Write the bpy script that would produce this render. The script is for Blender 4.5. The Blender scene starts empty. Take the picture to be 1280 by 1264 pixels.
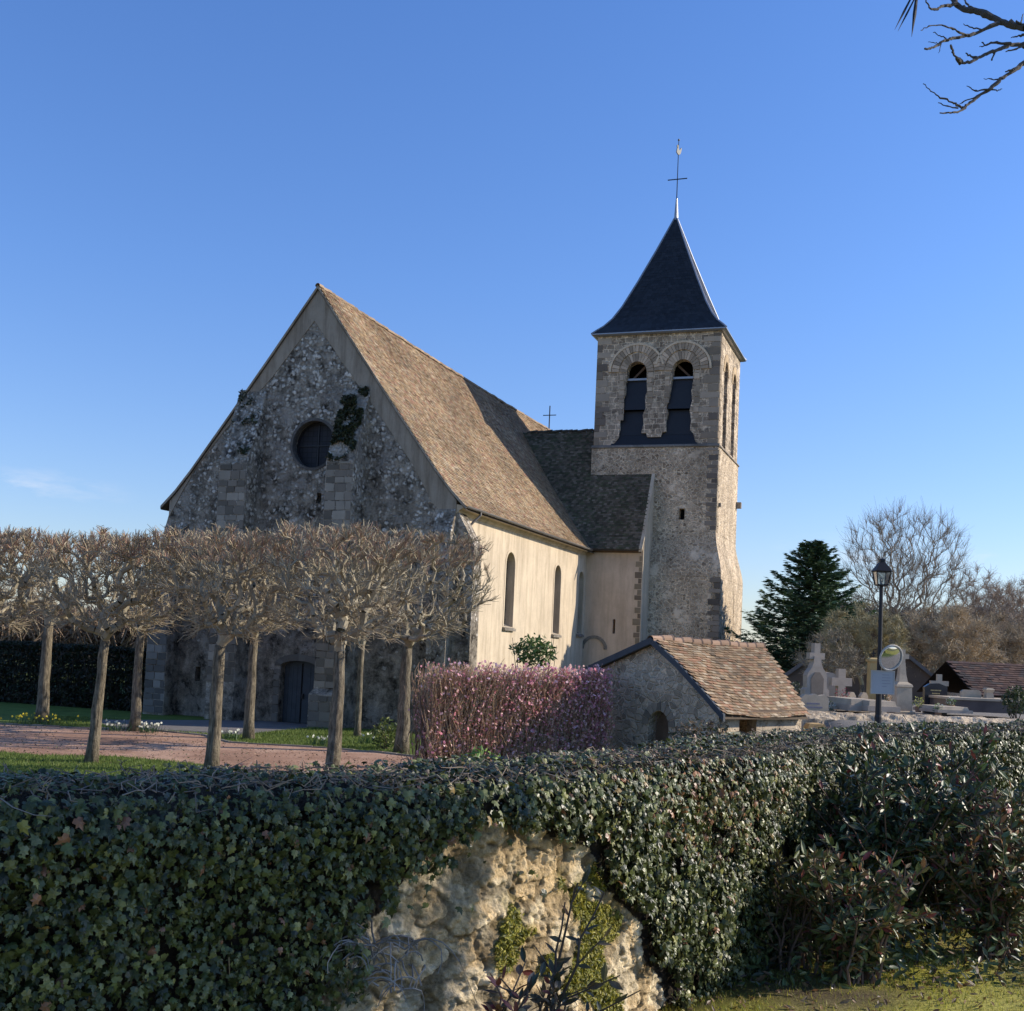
import bpy, math, random
import numpy as np
from mathutils import Vector, Matrix
from mathutils.geometry import tessellate_polygon
R_ = math.radians
rng = np.random.default_rng(7)
random.seed(7)
scene = bpy.context.scene
COL = scene.collection

# ------------------------------------------------------------------ camera geometry
PITCH, ROLL, FPX, PY0 = .0654, .0451, 1435.24, 716.2
FW = np.array([0, math.cos(PITCH), math.sin(PITCH)])
UP = np.array([0, -math.sin(PITCH), math.cos(PITCH)])
RT = np.array([1., 0, 0])

def ray(px, py):
    u2 = px-640; v2 = PY0-py
    u = u2*math.cos(ROLL)-v2*math.sin(ROLL); v = u2*math.sin(ROLL)+v2*math.cos(ROLL)
    return FW+RT*u/FPX+UP*v/FPX
def atY(px, py, Y):
    d = ray(px, py); return d*Y/d[1]
def atZ(px, py, z):
    d = ray(px, py); return d*z/d[2]
def proj(P):
    P = np.asarray(P, float); x = P@RT; y = P@UP; d = P@FW
    u = FPX*x/d; v = FPX*y/d
    return np.stack([640+u*math.cos(ROLL)+v*math.sin(ROLL), PY0+u*math.sin(ROLL)-v*math.cos(ROLL)], -1)

# ------------------------------------------------------------------ mesh builder
class MB:
    def __init__(s): s.V = []; s.F = []; s.C = []; s.n = 0
    def add(s, V, F, col=(1, 1, 1)):
        V = np.asarray(V, float).reshape(-1, 3)
        c = np.asarray(col, float)
        if c.ndim == 1: c = np.tile(c, (len(V), 1))
        if isinstance(F, np.ndarray): s.F.append(F+s.n)
        else:
            by = {}
            for f in F: by.setdefault(len(f), []).append(f)
            for k, fs in by.items(): s.F.append(np.array(fs)+s.n)
        s.V.append(V); s.C.append(c); s.n += len(V); return s
    def box(s, a, b, col=(1, 1, 1), M=None, taper=0):
        x0, y0, z0 = a; x1, y1, z1 = b
        t = taper
        V = np.array([(x0, y0, z0), (x1, y0, z0), (x1, y1, z0), (x0, y1, z0), (x0+t, y0+t, z1), (x1-t, y0+t, z1), (x1-t, y1-t, z1), (x0+t, y1-t, z1)], float)
        if M is not None: V = V@np.array(M)[:3, :3].T+np.array(M)[:3, 3]
        return s.add(V, [(0, 3, 2, 1), (4, 5, 6, 7), (0, 1, 5, 4), (1, 2, 6, 5), (2, 3, 7, 6), (3, 0, 4, 7)], col)
    def prism(s, poly, f0, f1, col=(1, 1, 1)):
        # poly: 2D list, f0/f1 map (a,b)->3D for the two caps
        n = len(poly)
        V = [f0(*p) for p in poly]+[f1(*p) for p in poly]
        tris = tessellate_polygon([[Vector((p[0], p[1], 0)) for p in poly]])
        F = [tuple(t) for t in tris]+[tuple(i+n for i in t[::-1]) for t in tris]
        F += [(i, (i+1) % n, n+(i+1) % n, n+i) for i in range(n)]
        return s.add(V, F, col)
    def wall(s, outer, holes, f0, f1, col=(1, 1, 1)):
        """flat wall with openings: front face f0, reveals back to f1"""
        loops = [outer]+holes
        pts = [p for l in loops for p in l]
        tris = tessellate_polygon([[Vector((p[0], p[1], 0)) for p in l] for l in loops])
        n = len(pts)
        V = [f0(*p) for p in pts]+[f1(*p) for p in pts]
        F = [tuple(t) for t in tris]
        k = 0
        for l in loops:
            m = len(l)
            F += [(k+i, k+(i+1) % m, n+k+(i+1) % m, n+k+i) for i in range(m)]
            k += m
        return s.add(V, F, col)
    def loft(s, rings, col=(1, 1, 1), caps=True):
        m = len(rings[0]); V = [p for r in rings for p in r]; F = []
        for j in range(len(rings)-1):
            for i in range(m):
                F.append((j*m+i, j*m+(i+1) % m, (j+1)*m+(i+1) % m, (j+1)*m+i))
        if caps: F += [tuple(range(m))[::-1], tuple(range((len(rings)-1)*m, len(rings)*m))]
        return s.add(V, F, col)
    def tube(s, pts, rad, k=8, col=(1, 1, 1), caps=True):
        pts = np.asarray(pts, float); n = len(pts)
        rad = np.full(n, rad) if np.isscalar(rad) else np.asarray(rad)
        T = np.gradient(pts, axis=0); T /= np.linalg.norm(T, axis=1)[:, None]
        ref = np.array([0, 0, 1.]) if abs(T[:, 2]).mean() < .8 else np.array([1., 0, 0])
        U = np.cross(T, ref); U /= np.linalg.norm(U, axis=1)[:, None]; W = np.cross(T, U)
        a = np.arange(k)*2*math.pi/k
        rings = [[pts[i]+rad[i]*(math.cos(q)*U[i]+math.sin(q)*W[i]) for q in a] for i in range(n)]
        return s.loft(rings, col, caps)
    def segs(s, A, B, ra, rb, k=3, col=(1, 1, 1)):
        A = np.asarray(A, float); B = np.asarray(B, float); N = len(A)
        if N == 0: return s
        ra = np.broadcast_to(ra, (N,)); rb = np.broadcast_to(rb, (N,))
        D = B-A; D = D/(np.linalg.norm(D, axis=1)[:, None]+1e-9)
        ref = np.where(np.abs(D[:, 2:3]) < .9, np.array([[0, 0, 1.]]), np.array([[1., 0, 0]]))
        U = np.cross(D, ref); U /= np.linalg.norm(U, axis=1)[:, None]; W = np.cross(D, U)
        a = np.arange(k)*2*math.pi/k
        c = np.cos(a)[None, :, None]; sn = np.sin(a)[None, :, None]
        off = c*U[:, None, :]+sn*W[:, None, :]
        V = np.concatenate([A[:, None]+off*ra[:, None, None], B[:, None]+off*rb[:, None, None]], 1).reshape(-1, 3)
        i = np.arange(k); j = (i+1) % k
        q = np.stack([i, j, j+k, i+k], 1)
        F = (q[None]+(np.arange(N)*2*k)[:, None, None]).reshape(-1, 4)
        col = np.asarray(col, float)
        C = np.repeat(col, 2*k, axis=0) if col.ndim == 2 else np.tile(col, (len(V), 1))
        return s.add(V, F, C)
    def scatter(s, tv, tf, P, X, Y, Z, size, col):
        """copies of a small template (verts tv, faces tf array) at P with frame X,Y,Z"""
        tv = np.asarray(tv, float); N = len(P); m = len(tv)
        size = np.broadcast_to(size, (N,))
        V = P[:, None]+size[:, None, None]*(tv[None, :, 0, None]*X[:, None]+tv[None, :, 1, None]*Y[:, None]+tv[None, :, 2, None]*Z[:, None])
        tf = np.asarray(tf)
        F = (tf[None]+(np.arange(N)*m)[:, None, None]).reshape(-1, tf.shape[1])
        C = np.repeat(np.asarray(col, float), m, axis=0) if np.ndim(col) == 2 else np.tile(col, (N*m, 1))
        return s.add(V.reshape(-1, 3), F, C)
    def build(s, name, mat, parent=None, shift=(0, 0, 0), smooth=False, fix=True):
        V = np.concatenate(s.V)-np.asarray(shift, float); C = np.concatenate(s.C)
        me = bpy.data.meshes.new(name)
        me.vertices.add(len(V)); me.vertices.foreach_set('co', V.ravel())
        li = np.concatenate([f.ravel() for f in s.F]).astype(np.int32)
        tot = np.concatenate([np.full(len(f), f.shape[1]) for f in s.F]).astype(np.int32)
        st = np.concatenate([[0], np.cumsum(tot)[:-1]]).astype(np.int32)
        me.loops.add(len(li)); me.loops.foreach_set('vertex_index', li)
        me.polygons.add(len(tot)); me.polygons.foreach_set('loop_start', st); me.polygons.foreach_set('loop_total', tot)
        me.polygons.foreach_set('use_smooth', np.full(len(tot), bool(smooth)))
        at = me.color_attributes.new('Col', 'FLOAT_COLOR', 'POINT')
        at.data.foreach_set('color', np.concatenate([C, np.ones((len(C), 1))], 1).ravel())
        me.update(calc_edges=True); me.validate()
        if fix and len(V) < 20000:
            import bmesh
            bm = bmesh.new(); bm.from_mesh(me); bmesh.ops.recalc_face_normals(bm, faces=bm.faces); bm.to_mesh(me); bm.free()
        me.materials.append(mat)
        o = bpy.data.objects.new(name, me); COL.objects.link(o)
        if parent is not None: o.parent = parent
        return o

def tag(o, label=None, cat=None, group=None, kind=None):
    if label: o['label'] = label
    if cat: o['category'] = cat
    if group: o['group'] = group
    if kind: o['kind'] = kind
    return o
def thing(name, label, cat, loc=(0, 0, 0), rz=0, group=None):
    o = bpy.data.objects.new(name, None); COL.objects.link(o)
    o.location = loc; o.rotation_euler = (0, 0, rz); o.empty_display_size = .3
    return tag(o, label, cat, group)
def solo(mb, name, mat, label, cat, loc, group=None, kind=None, smooth=False):
    """a thing that is one mesh; its vertices were given in world coordinates"""
    o = mb.build(name, mat, None, loc, smooth); o.location = loc
    return tag(o, label, cat, group, kind)

# ------------------------------------------------------------------ noise in numpy
def vnoise(P, seed=0):
    P = np.asarray(P, float); I = np.floor(P).astype(np.int64); f = P-I; f = f*f*(3-2*f)
    def h(i):
        n = (i[..., 0]*374761393+i[..., 1]*668265263+i[..., 2]*2147483647+seed*1274126177) & 0xffffffff
        n = ((n ^ (n >> 13))*1274126177) & 0xffffffff
        n = (n ^ (n >> 16)) & 0xffffff
        return n/float(0xffffff)
    r = 0
    for dx in (0, 1):
        for dy in (0, 1):
            for dz in (0, 1):
                w = (f[..., 0] if dx else 1-f[..., 0])*(f[..., 1] if dy else 1-f[..., 1])*(f[..., 2] if dz else 1-f[..., 2])
                r = r+w*h(I+np.array([dx, dy, dz]))
    return r
def fbm(P, o=4, seed=0):
    r = 0; a = .5
    for i in range(o): r = r+a*vnoise(np.asarray(P)*2**i, seed+i); a *= .5
    return r

# ------------------------------------------------------------------ materials
def new_mat(name):
    m = bpy.data.materials.new(name); m.use_nodes = True
    nt = m.node_tree; nt.nodes.clear()
    out = nt.nodes.new('ShaderNodeOutputMaterial'); b = nt.nodes.new('ShaderNodeBsdfPrincipled')
    nt.links.new(b.outputs[0], out.inputs[0])
    return m, nt, b
class G:
    def __init__(s, nt): s.nt = nt
    def n(s, t, **kw):
        x = s.nt.nodes.new('ShaderNode'+t)
        for k, v in kw.items(): setattr(x, k, v)
        return x
    def set(s, sock, v):
        if isinstance(v, bpy.types.NodeSocket): s.nt.links.new(v, sock)
        elif isinstance(v, (tuple, list)) and len(v) == 3 and sock.type == 'RGBA': sock.default_value = (*v, 1)
        else: sock.default_value = v
    def coord(s, kind='Object'): return s.n('TexCoord').outputs[kind]
    def mapping(s, v, scale=(1, 1, 1), loc=(0, 0, 0), rot=(0, 0, 0)):
        m = s.n('Mapping'); s.set(m.inputs['Vector'], v); m.inputs['Scale'].default_value = scale
        m.inputs['Location'].default_value = loc; m.inputs['Rotation'].default_value = rot; return m.outputs[0]
    def noise(s, v, scale, detail=4, rough=.6, out='Fac', dist=0):
        x = s.n('TexNoise'); s.set(x.inputs['Vector'], v); x.inputs['Scale'].default_value = scale
        x.inputs['Detail'].default_value = detail; x.inputs['Roughness'].default_value = rough
        x.inputs['Distortion'].default_value = dist; return x.outputs[out]
    def vor(s, v, scale, feature='F1', out='Distance', rand=1):
        x = s.n('TexVoronoi', feature=feature); s.set(x.inputs['Vector'], v); x.inputs['Scale'].default_value = scale
        x.inputs['Randomness'].default_value = rand; return x.outputs[out]
    def ramp(s, f, stops, interp='LINEAR'):
        x = s.n('ValToRGB'); s.set(x.inputs[0], f); e = x.color_ramp; e.interpolation = interp
        while len(e.elements) < len(stops): e.elements.new(.5)
        for el, (p, c) in zip(e.elements, stops):
            el.position = p; el.color = (*c, 1) if isinstance(c, tuple) else (c, c, c, 1)
        return x.outputs[0]
    def mix(s, f, a, b, mode='MIX'):
        x = s.n('Mix', data_type='RGBA', blend_type=mode); s.set(x.inputs['Factor'], f); s.set(x.inputs[6], a); s.set(x.inputs[7], b); return x.outputs[2]
    def math(s, op, a, b=0., clamp=False):
        x = s.n('Math', operation=op, use_clamp=clamp); s.set(x.inputs[0], a); s.set(x.inputs[1], b); return x.outputs[0]
    def attr(s, name='Col'): return s.n('Attribute', attribute_name=name).outputs['Color']
    def bump(s, h, strength=.5, dist=.02):
        x = s.n('Bump'); s.set(x.inputs['Height'], h); x.inputs['Strength'].default_value = strength; x.inputs['Distance'].default_value = dist; return x.outputs[0]
    def warp(s, v, scale, amt):
        nz = s.noise(v, scale, 2, .5, 'Color')
        a = s.n('VectorMath', operation='SUBTRACT'); s.set(a.inputs[0], nz); a.inputs[1].default_value = (.5, .5, .5)
        b = s.n('VectorMath', operation='SCALE'); s.set(b.inputs[0], a.outputs[0]); b.inputs['Scale'].default_value = amt
        c = s.n('VectorMath', operation='ADD'); s.set(c.inputs[0], v); s.set(c.inputs[1], b.outputs[0]); return c.outputs[0]

def bark_mat(name, a, b_, c_):
    m, nt, b = new_mat(name); g = G(nt); v = g.coord()
    n1 = g.noise(g.mapping(v, (9, 9, 1.6)), 2.2, 6, .7); n2 = g.noise(v, 3.2, 5, .65)
    c = g.mix(g.ramp(n2, [(.42, 0.), (.6, 1.)]), g.ramp(n1, [(.35, a), (.6, b_)]), g.ramp(n1, [(.35, a), (.6, c_)]))
    g.set(b.inputs['Base Color'], c); b.inputs['Roughness'].default_value = .9; b.inputs['Specular IOR Level'].default_value = .15
    g.set(b.inputs['Normal'], g.bump(g.math('ADD', n1, g.noise(v, 30, 4, .7)), .9, .04)); return m
def plain(name, col, rough=.7, var=.25, scale=3., fine=40., metal=0., bump=.15, attr=True, spec=.3, sheen=None):
    m, nt, b = new_mat(name); g = G(nt); v = g.coord()
    n1 = g.noise(v, scale, 5); n2 = g.noise(v, fine, 3)
    f = g.math('ADD', g.math('MULTIPLY', n1, .65), g.math('MULTIPLY', n2, .35))
    c = g.ramp(f, [(.25, tuple(x*(1-var) for x in col)), (.75, tuple(min(1, x*(1+var)) for x in col))])
    if attr: c = g.mix(1., c, g.attr(), 'MULTIPLY')
    g.set(b.inputs['Base Color'], c); b.inputs['Roughness'].default_value = rough; b.inputs['Metallic'].default_value = metal
    b.inputs['Specular IOR Level'].default_value = spec
    if bump: g.set(b.inputs['Normal'], g.bump(f, bump, .02))
    return m

def leafmat(name, rough=.45, spec=.5, trans=.25, gain=1.):
    m, nt, b = new_mat(name); g = G(nt); v = g.coord()
    n = g.noise(v, 30, 3)
    c = g.mix(1., g.attr(), g.ramp(n, [(.3, .7*gain), (.7, 1.25*gain)]), 'MULTIPLY')
    g.set(b.inputs['Base Color'], c); b.inputs['Roughness'].default_value = rough; b.inputs['Specular IOR Level'].default_value = spec
    if trans:
        t = g.n('BsdfTranslucent'); g.set(t.inputs['Color'], c)
        mx = g.n('MixShader'); mx.inputs[0].default_value = trans
        nt.links.new(b.outputs[0], mx.inputs[1]); nt.links.new(t.outputs[0], mx.inputs[2])
        out = [x for x in nt.nodes if x.type == 'OUTPUT_MATERIAL'][0]; nt.links.new(mx.outputs[0], out.inputs[0])
    return m

def rubble(name, stones, mortar, scale=4., mw=.06, stain=.5, bump=.6, rough=.9, plaster=None, pl=.5, sq=1.3, soil=0.):
    """random stones bedded in mortar; plaster = colour of remaining render patches"""
    m, nt, b = new_mat(name); g = G(nt); v0 = g.coord()
    v = g.warp(g.mapping(v0, (1, 1, sq)), 2.5, .25)
    edge = g.vor(v, scale, 'DISTANCE_TO_EDGE'); cell = g.vor(v, scale, 'F1', 'Color')
    sep = g.n('SeparateColor'); g.set(sep.inputs[0], cell)
    k = len(stones)
    sc = g.ramp(sep.outputs[0], [(i/max(1, k-1), s) for i, s in enumerate(stones)])
    gr = g.noise(v0, 35, 4, .65)
    sc = g.mix(1., sc, g.ramp(gr, [(.25, .65), (.75, 1.35)]), 'MULTIPLY')
    e2 = g.math('ADD', edge, g.math('MULTIPLY', g.math('SUBTRACT', g.noise(v0, 9, 4), .5), .26))
    mk = g.ramp(e2, [(mw*.5, 0.), (mw*1.6, 1.)])
    mo = g.mix(1., mortar, g.ramp(g.noise(v0, 20, 4), [(.3, .75), (.7, 1.2)]), 'MULTIPLY')
    c = g.mix(mk, mo, sc)
    h = g.math('ADD', g.math('MULTIPLY', mk, .8), g.math('MULTIPLY', gr, .4))
    if plaster:
        pm = g.ramp(g.noise(v0, 1.1, 6, .7), [(pl, 0.), (pl+.06, 1.)])
        pc = g.mix(1., plaster, g.ramp(g.noise(v0, 14, 5), [(.3, .8), (.7, 1.15)]), 'MULTIPLY')
        c = g.mix(pm, c, pc); h = g.mix(pm, h, (.9, .9, .9))
    st = g.noise(g.mapping(v0, (1, 1, .35)), .9, 6, .65)
    c = g.mix(1., c, g.ramp(st, [(.3, 1-stain), (.62, 1.1)]), 'MULTIPLY')
    g.set(b.inputs['Base Color'], c); b.inputs['Roughness'].default_value = rough; b.inputs['Specular IOR Level'].default_value = .15
    g.set(b.inputs['Normal'], g.bump(h, bump, .04))
    return m

def coursed(name, c1, c2, mortar, row=.3, wid=.42):
    m, nt, b = new_mat(name); g = G(nt); v0 = g.coord()
    sp_ = g.n('SeparateXYZ'); g.set(sp_.inputs[0], g.warp(g.warp(v0, 1.3, .22), 5, .09)); cb = g.n('CombineXYZ')
    g.set(cb.inputs[0], g.math('ADD', sp_.outputs[0], sp_.outputs[1])); g.set(cb.inputs[1], sp_.outputs[2])
    br = g.n('TexBrick'); g.set(br.inputs['Vector'], cb.outputs[0]); br.offset = .5; br.squash = .7; br.squash_frequency = 3
    br.inputs['Scale'].default_value = 1; br.inputs['Mortar Size'].default_value = .022; br.inputs['Mortar Smooth'].default_value = .5
    br.inputs['Brick Width'].default_value = wid; br.inputs['Row Height'].default_value = row
    g.set(br.inputs['Color1'], c1); g.set(br.inputs['Color2'], c2); g.set(br.inputs['Mortar'], mortar)
    cell = g.vor(g.warp(v0, 5, .1), 3.2, 'F1', 'Color'); s2 = g.n('SeparateColor'); g.set(s2.inputs[0], cell)
    c = g.mix(1., br.outputs[0], g.ramp(s2.outputs[0], [(0., .7), (1., 1.3)]), 'MULTIPLY')
    pm = g.ramp(g.noise(v0, 2.4, 6, .75), [(.52, 0.), (.6, .9)]); c = g.mix(pm, c, mortar)
    c = g.mix(1., c, g.ramp(g.noise(v0, 26, 5, .7), [(.3, .68), (.7, 1.25)]), 'MULTIPLY')
    c = g.mix(1., c, g.ramp(g.noise(g.mapping(v0, (1, 1, .35)), .9, 6, .65), [(.3, .62), (.62, 1.1)]), 'MULTIPLY')
    g.set(b.inputs['Base Color'], c); b.inputs['Roughness'].default_value = .92; b.inputs['Specular IOR Level'].default_value = .12
    g.set(b.inputs['Normal'], g.bump(g.math('ADD', g.math('MULTIPLY', br.outputs['Fac'], -.8), g.noise(v0, 20, 5, .7)), .7, .05)); return m
def facade_mat():
    m, nt, b = new_mat('west_rubble'); g = G(nt); v0 = g.coord()
    sep = g.n('SeparateXYZ'); g.set(sep.inputs[0], v0); z = sep.outputs[2]
    v = g.warp(v0, 3, .2)
    # lichen-white flints in dark weathered mortar
    v = g.warp(g.warp(v, 9, .14), 28, .05); cell = g.vor(v, 6.2, 'F1', 'Color'); d = g.math('ADD', g.vor(v, 6.2, 'F1', 'Distance'), g.math('MULTIPLY', g.math('SUBTRACT', g.noise(v0, 4, 5, .7), .5), .9))
    s2 = g.n('SeparateColor'); g.set(s2.inputs[0], cell)
    region = g.noise(v0, .55, 6, .7)
    zz = g.math('MULTIPLY', g.math('SUBTRACT', z, 10.0), .075)
    reg = g.math('ADD', region, zz)
    zx = g.math('DIVIDE', g.math('ADD', sep.outputs[0], 6.9), 3.6); zy = g.math('DIVIDE', g.math('SUBTRACT', z, 13.7), 3.3)
    rr2 = g.math('ADD', g.math('MULTIPLY', zx, zx), g.math('MULTIPLY', zy, zy)); zone = g.ramp(g.math('ADD', rr2, g.math('SUBTRACT', g.noise(v0, .9, 5, .7), .5)), [(.5, .42), (1.3, 0.)])
    thr = g.math('ADD', g.math('ADD', s2.outputs[0], zone), g.math('MULTIPLY', reg, 1.3))
    size = g.ramp(g.math('ADD', d, g.math('MULTIPLY', g.noise(v0, 18, 3), .25)), [(.46, 1.), (.7, 0.)])
    fl = g.math('MULTIPLY', g.ramp(thr, [(.78, 0.), (.98, 1.)]), size)
    dark = g.ramp(g.noise(v0, 1.7, 7, .75), [(.38, (.055, .046, .036)), (.5, (.27, .23, .178)), (.62, (.52, .44, .34))])
    dark = g.mix(1., dark, g.ramp(g.noise(v0, 30, 3), [(.3, .7), (.7, 1.3)]), 'MULTIPLY')
    white = g.ramp(s2.outputs[1], [(0., (.42, .37, .3)), (.5, (.66, .59, .49)), (1., (.9, .82, .7))])
    c = g.mix(fl, dark, white)
    # patches of surviving pale render
    pm = g.ramp(g.noise(v0, .8, 7, .75, dist=.4), [(.53, 0.), (.59, .85)])
    c = g.mix(pm, c, g.ramp(g.noise(v0, 9, 5), [(.3, (.32, .28, .235)), (.7, (.55, .485, .4))]))
    st = g.noise(g.mapping(v0, (1.6, 1, .4), (3, 0, 0)), .8, 6, .7)
    c = g.mix(1., c, g.ramp(st, [(.3, .55), (.6, 1.1)]), 'MULTIPLY')
    g.set(b.inputs['Base Color'], c); b.inputs['Roughness'].default_value = .92; b.inputs['Specular IOR Level'].default_value = .1
    g.set(b.inputs['Normal'], g.bump(g.math('ADD', fl, g.math('MULTIPLY', g.noise(v0, 9, 6, .75), 1.6)), .9, .07))
    return m

def plaster_mat(name, col, stain=.2, rough=.9):
    m, nt, b = new_mat(name); g = G(nt); v = g.coord()
    n1 = g.noise(v, .7, 6, .7); n2 = g.noise(v, 45, 3); n3 = g.noise(g.mapping(v, (2.5, 2.5, .3)), 1.1, 6, .7)
    c = g.mix(1., col, g.ramp(n1, [(.3, .82), (.7, 1.08)]), 'MULTIPLY')
    c = g.mix(1., c, g.ramp(n2, [(.3, .86), (.7, 1.12)]), 'MULTIPLY')
    c = g.mix(1., c, g.ramp(n3, [(.32, (1-stain, 1-stain*1.1, 1-stain*1.2)), (.55, (1.02, 1.01, 1.))]), 'MULTIPLY')
    g.set(b.inputs['Base Color'], c); b.inputs['Roughness'].default_value = rough; b.inputs['Specular IOR Level'].default_value = .15
    g.set(b.inputs['Normal'], g.bump(g.math('ADD', n2, n1), .3, .02))
    return m

def ground_mat(name, stops, scale, fine, bump=.5, attr=False):
    m, nt, b = new_mat(name); g = G(nt); v = g.coord()
    f = g.math('ADD', g.math('MULTIPLY', g.noise(v, scale, 7, .7), .6), g.math('MULTIPLY', g.noise(v, fine, 4, .7), .4))
    c = g.ramp(f, stops)
    if attr: c = g.mix(1., c, g.attr(), 'MULTIPLY')
    g.set(b.inputs['Base Color'], c); b.inputs['Roughness'].default_value = .95; b.inputs['Specular IOR Level'].default_value = .1
    g.set(b.inputs['Normal'], g.bump(g.noise(v, fine, 4, .7), bump, .03))
    return m

M = {}
M['facade'] = facade_mat()
M['rakeband'] = plaster_mat('weathered_render', (.38, .32, .245), .4)
M['plaster'] = plaster_mat('cream_plaster', (.64, .53, .38), .26)
M['plaster2'] = plaster_mat('tan_plaster', (.66, .52, .38), .2)
M['tower'] = rubble('tower_rubble', [(.24, .18, .12), (.6, .465, .32), (.4, .305, .21), (.7, .55, .39)], (.84, .68, .475), 5., .09, .42, 1., plaster=(.8, .65, .47), pl=.57)
M['belfry'] = coursed('belfry_stone', (.26, .205, .15), (.48, .385, .28), (.86, .7, .5))
M['dressed'] = rubble('dressed_stone', [(.2, .175, .145), (.28, .245, .2), (.24, .205, .165)], (.33, .29, .23), 2., .03, .45, .4)
M['dressed_dark'] = rubble('weathered_block', [(.1, .092, .082), (.15, .135, .118), (.12, .11, .1)], (.2, .185, .16), 5., .03, .45, .5)
M['voussoir'] = plain('arch_stone', (.36, .29, .21), .9, .35, 2., 25, bump=.5)
M['tile'] = plain('clay_tile', (1, 1, 1), .85, .22, 2.2, 40, bump=.3, spec=.2)
M['roofbase'] = plain('roof_underlay', (.1, .075, .05), .9)
M['block'] = plain('worn_blocks', (1, 1, 1), .9, .3, 2.5, 25, bump=.5)
M['slate'] = plain('slate', (.017, .018, .021), .5, .3, 1.2, 9, bump=.25, spec=.35)
M['zinc'] = plain('zinc', (.3, .31, .33), .42, .2, 2, 20, metal=.6, bump=.05)
M['iron'] = plain('black_iron', (.022, .02, .022), .45, .2, 5, 60, bump=.05)
M['gilt'] = plain('pale_metal', (.16, .16, .15), .6, .15, 5, 30, metal=.2, bump=0)
M['darkwood'] = plain('dark_painted_wood', (.055, .065, .075), .6, .35, 3, 30, bump=.2)
M['brownwood'] = plain('brown_wood', (.13, .085, .055), .7, .4, 3, 30, bump=.3)
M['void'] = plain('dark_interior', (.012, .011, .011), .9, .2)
M['gutter'] = plain('gutter_zinc', (.2, .185, .17), .5, .25, 3, 20, metal=.4, bump=.05)
M['bark'] = bark_mat('lime_bark', (.06, .05, .036), (.22, .185, .13), (.33, .275, .19))
M['twig'] = plain('twig_bark', (1, 1, 1), .8, .25, 2, 20, bump=.0)
M['gravestone'] = plain('grave_limestone', (.48, .39, .28), .85, .3, 3, 40, bump=.35)
M['granite'] = plain('grave_granite', (.4, .33, .26), .6, .3, 3, 60, bump=.2)
M['palestone'] = plain('pale_stone', (.5, .46, .4), .8, .25, 2, 40, bump=.3)
M['blackgranite'] = plain('black_granite', (.03, .032, .038), .2, .3, 3, 60, bump=0, spec=.5)
M['shedstone'] = rubble('shed_rubble', [(.24, .185, .13), (.66, .52, .37), (.4, .31, .22), (.8, .6, .4)], (.7, .56, .4), 5., .08, .3, 1.)
M['shedlit'] = rubble('shed_lime_render', [(.34, .26, .17), (.45, .36, .26)], (.5, .41, .3), 4., .1, .4, .6, plaster=(.5, .41, .3), pl=.45)
M['leaf'] = leafmat('leaf', .5, .4, .25)
M['ivyleaf'] = leafmat('ivy_leaf', .42, .45, .1)
M['needle'] = leafmat('needles', .6, .3, .1)
M['petal'] = leafmat('petal', .6, .2, .35)
M['grassblade'] = leafmat('grass_blade', .55, .3, .4)
M['grass'] = ground_mat('lawn', [(.3, (.05, .075, .02)), (.5, (.12, .165, .035)), (.72, (.2, .25, .06))], 1.2, 22)
M['path'] = ground_mat('red_gravel', [(.36, (.22, .13, .085)), (.5, (.42, .25, .17)), (.62, (.6, .4, .28))], .35, 14, .8)
M['greygravel'] = ground_mat('grey_gravel', [(.3, (.14, .13, .125)), (.7, (.27, .25, .235))], .8, 40, .4)
M['asphalt'] = ground_mat('asphalt', [(.3, (.035, .035, .037)), (.7, (.07, .07, .07))], 1., 60, .3)
M['copingstone'] = rubble('wall_coping', [(.55, .43, .29), (.66, .53, .37), (.45, .34, .23)], (.58, .46, .32), 9., .03, .4, .8)

def attr_ground(name):
    m, nt, b = new_mat(name); g = G(nt); v = g.coord()
    f = g.math('ADD', g.math('MULTIPLY', g.noise(v, 3, 6, .7), .5), g.math('MULTIPLY', g.noise(v, 45, 4, .7), .5))
    c = g.mix(1., g.attr(), g.ramp(f, [(.3, .55), (.7, 1.4)]), 'MULTIPLY')
    g.set(b.inputs['Base Color'], c); b.inputs['Roughness'].default_value = .95; b.inputs['Specular IOR Level'].default_value = .1
    g.set(b.inputs['Normal'], g.bump(g.noise(v, 45, 5, .7), .8, .02))
    return m
M['groundattr'] = attr_ground('earth_and_moss')
def wall_attr():
    m, nt, b = new_mat('limestone_rubble_face'); g = G(nt); v = g.coord()
    n = g.noise(v, 14, 7, .75); n2 = g.noise(v, 70, 4, .7)
    c = g.mix(1., g.attr(), g.ramp(n, [(.3, .6), (.5, 1.), (.7, 1.25)]), 'MULTIPLY')
    c = g.mix(1., c, g.ramp(n2, [(.3, .8), (.7, 1.15)]), 'MULTIPLY')
    g.set(b.inputs['Base Color'], c); b.inputs['Roughness'].default_value = .95; b.inputs['Specular IOR Level'].default_value = .1
    g.set(b.inputs['Normal'], g.bump(g.math('ADD', n, g.math('MULTIPLY', n2, .4)), 1., .03))
    return m
M['wallattr'] = wall_attr()
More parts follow.
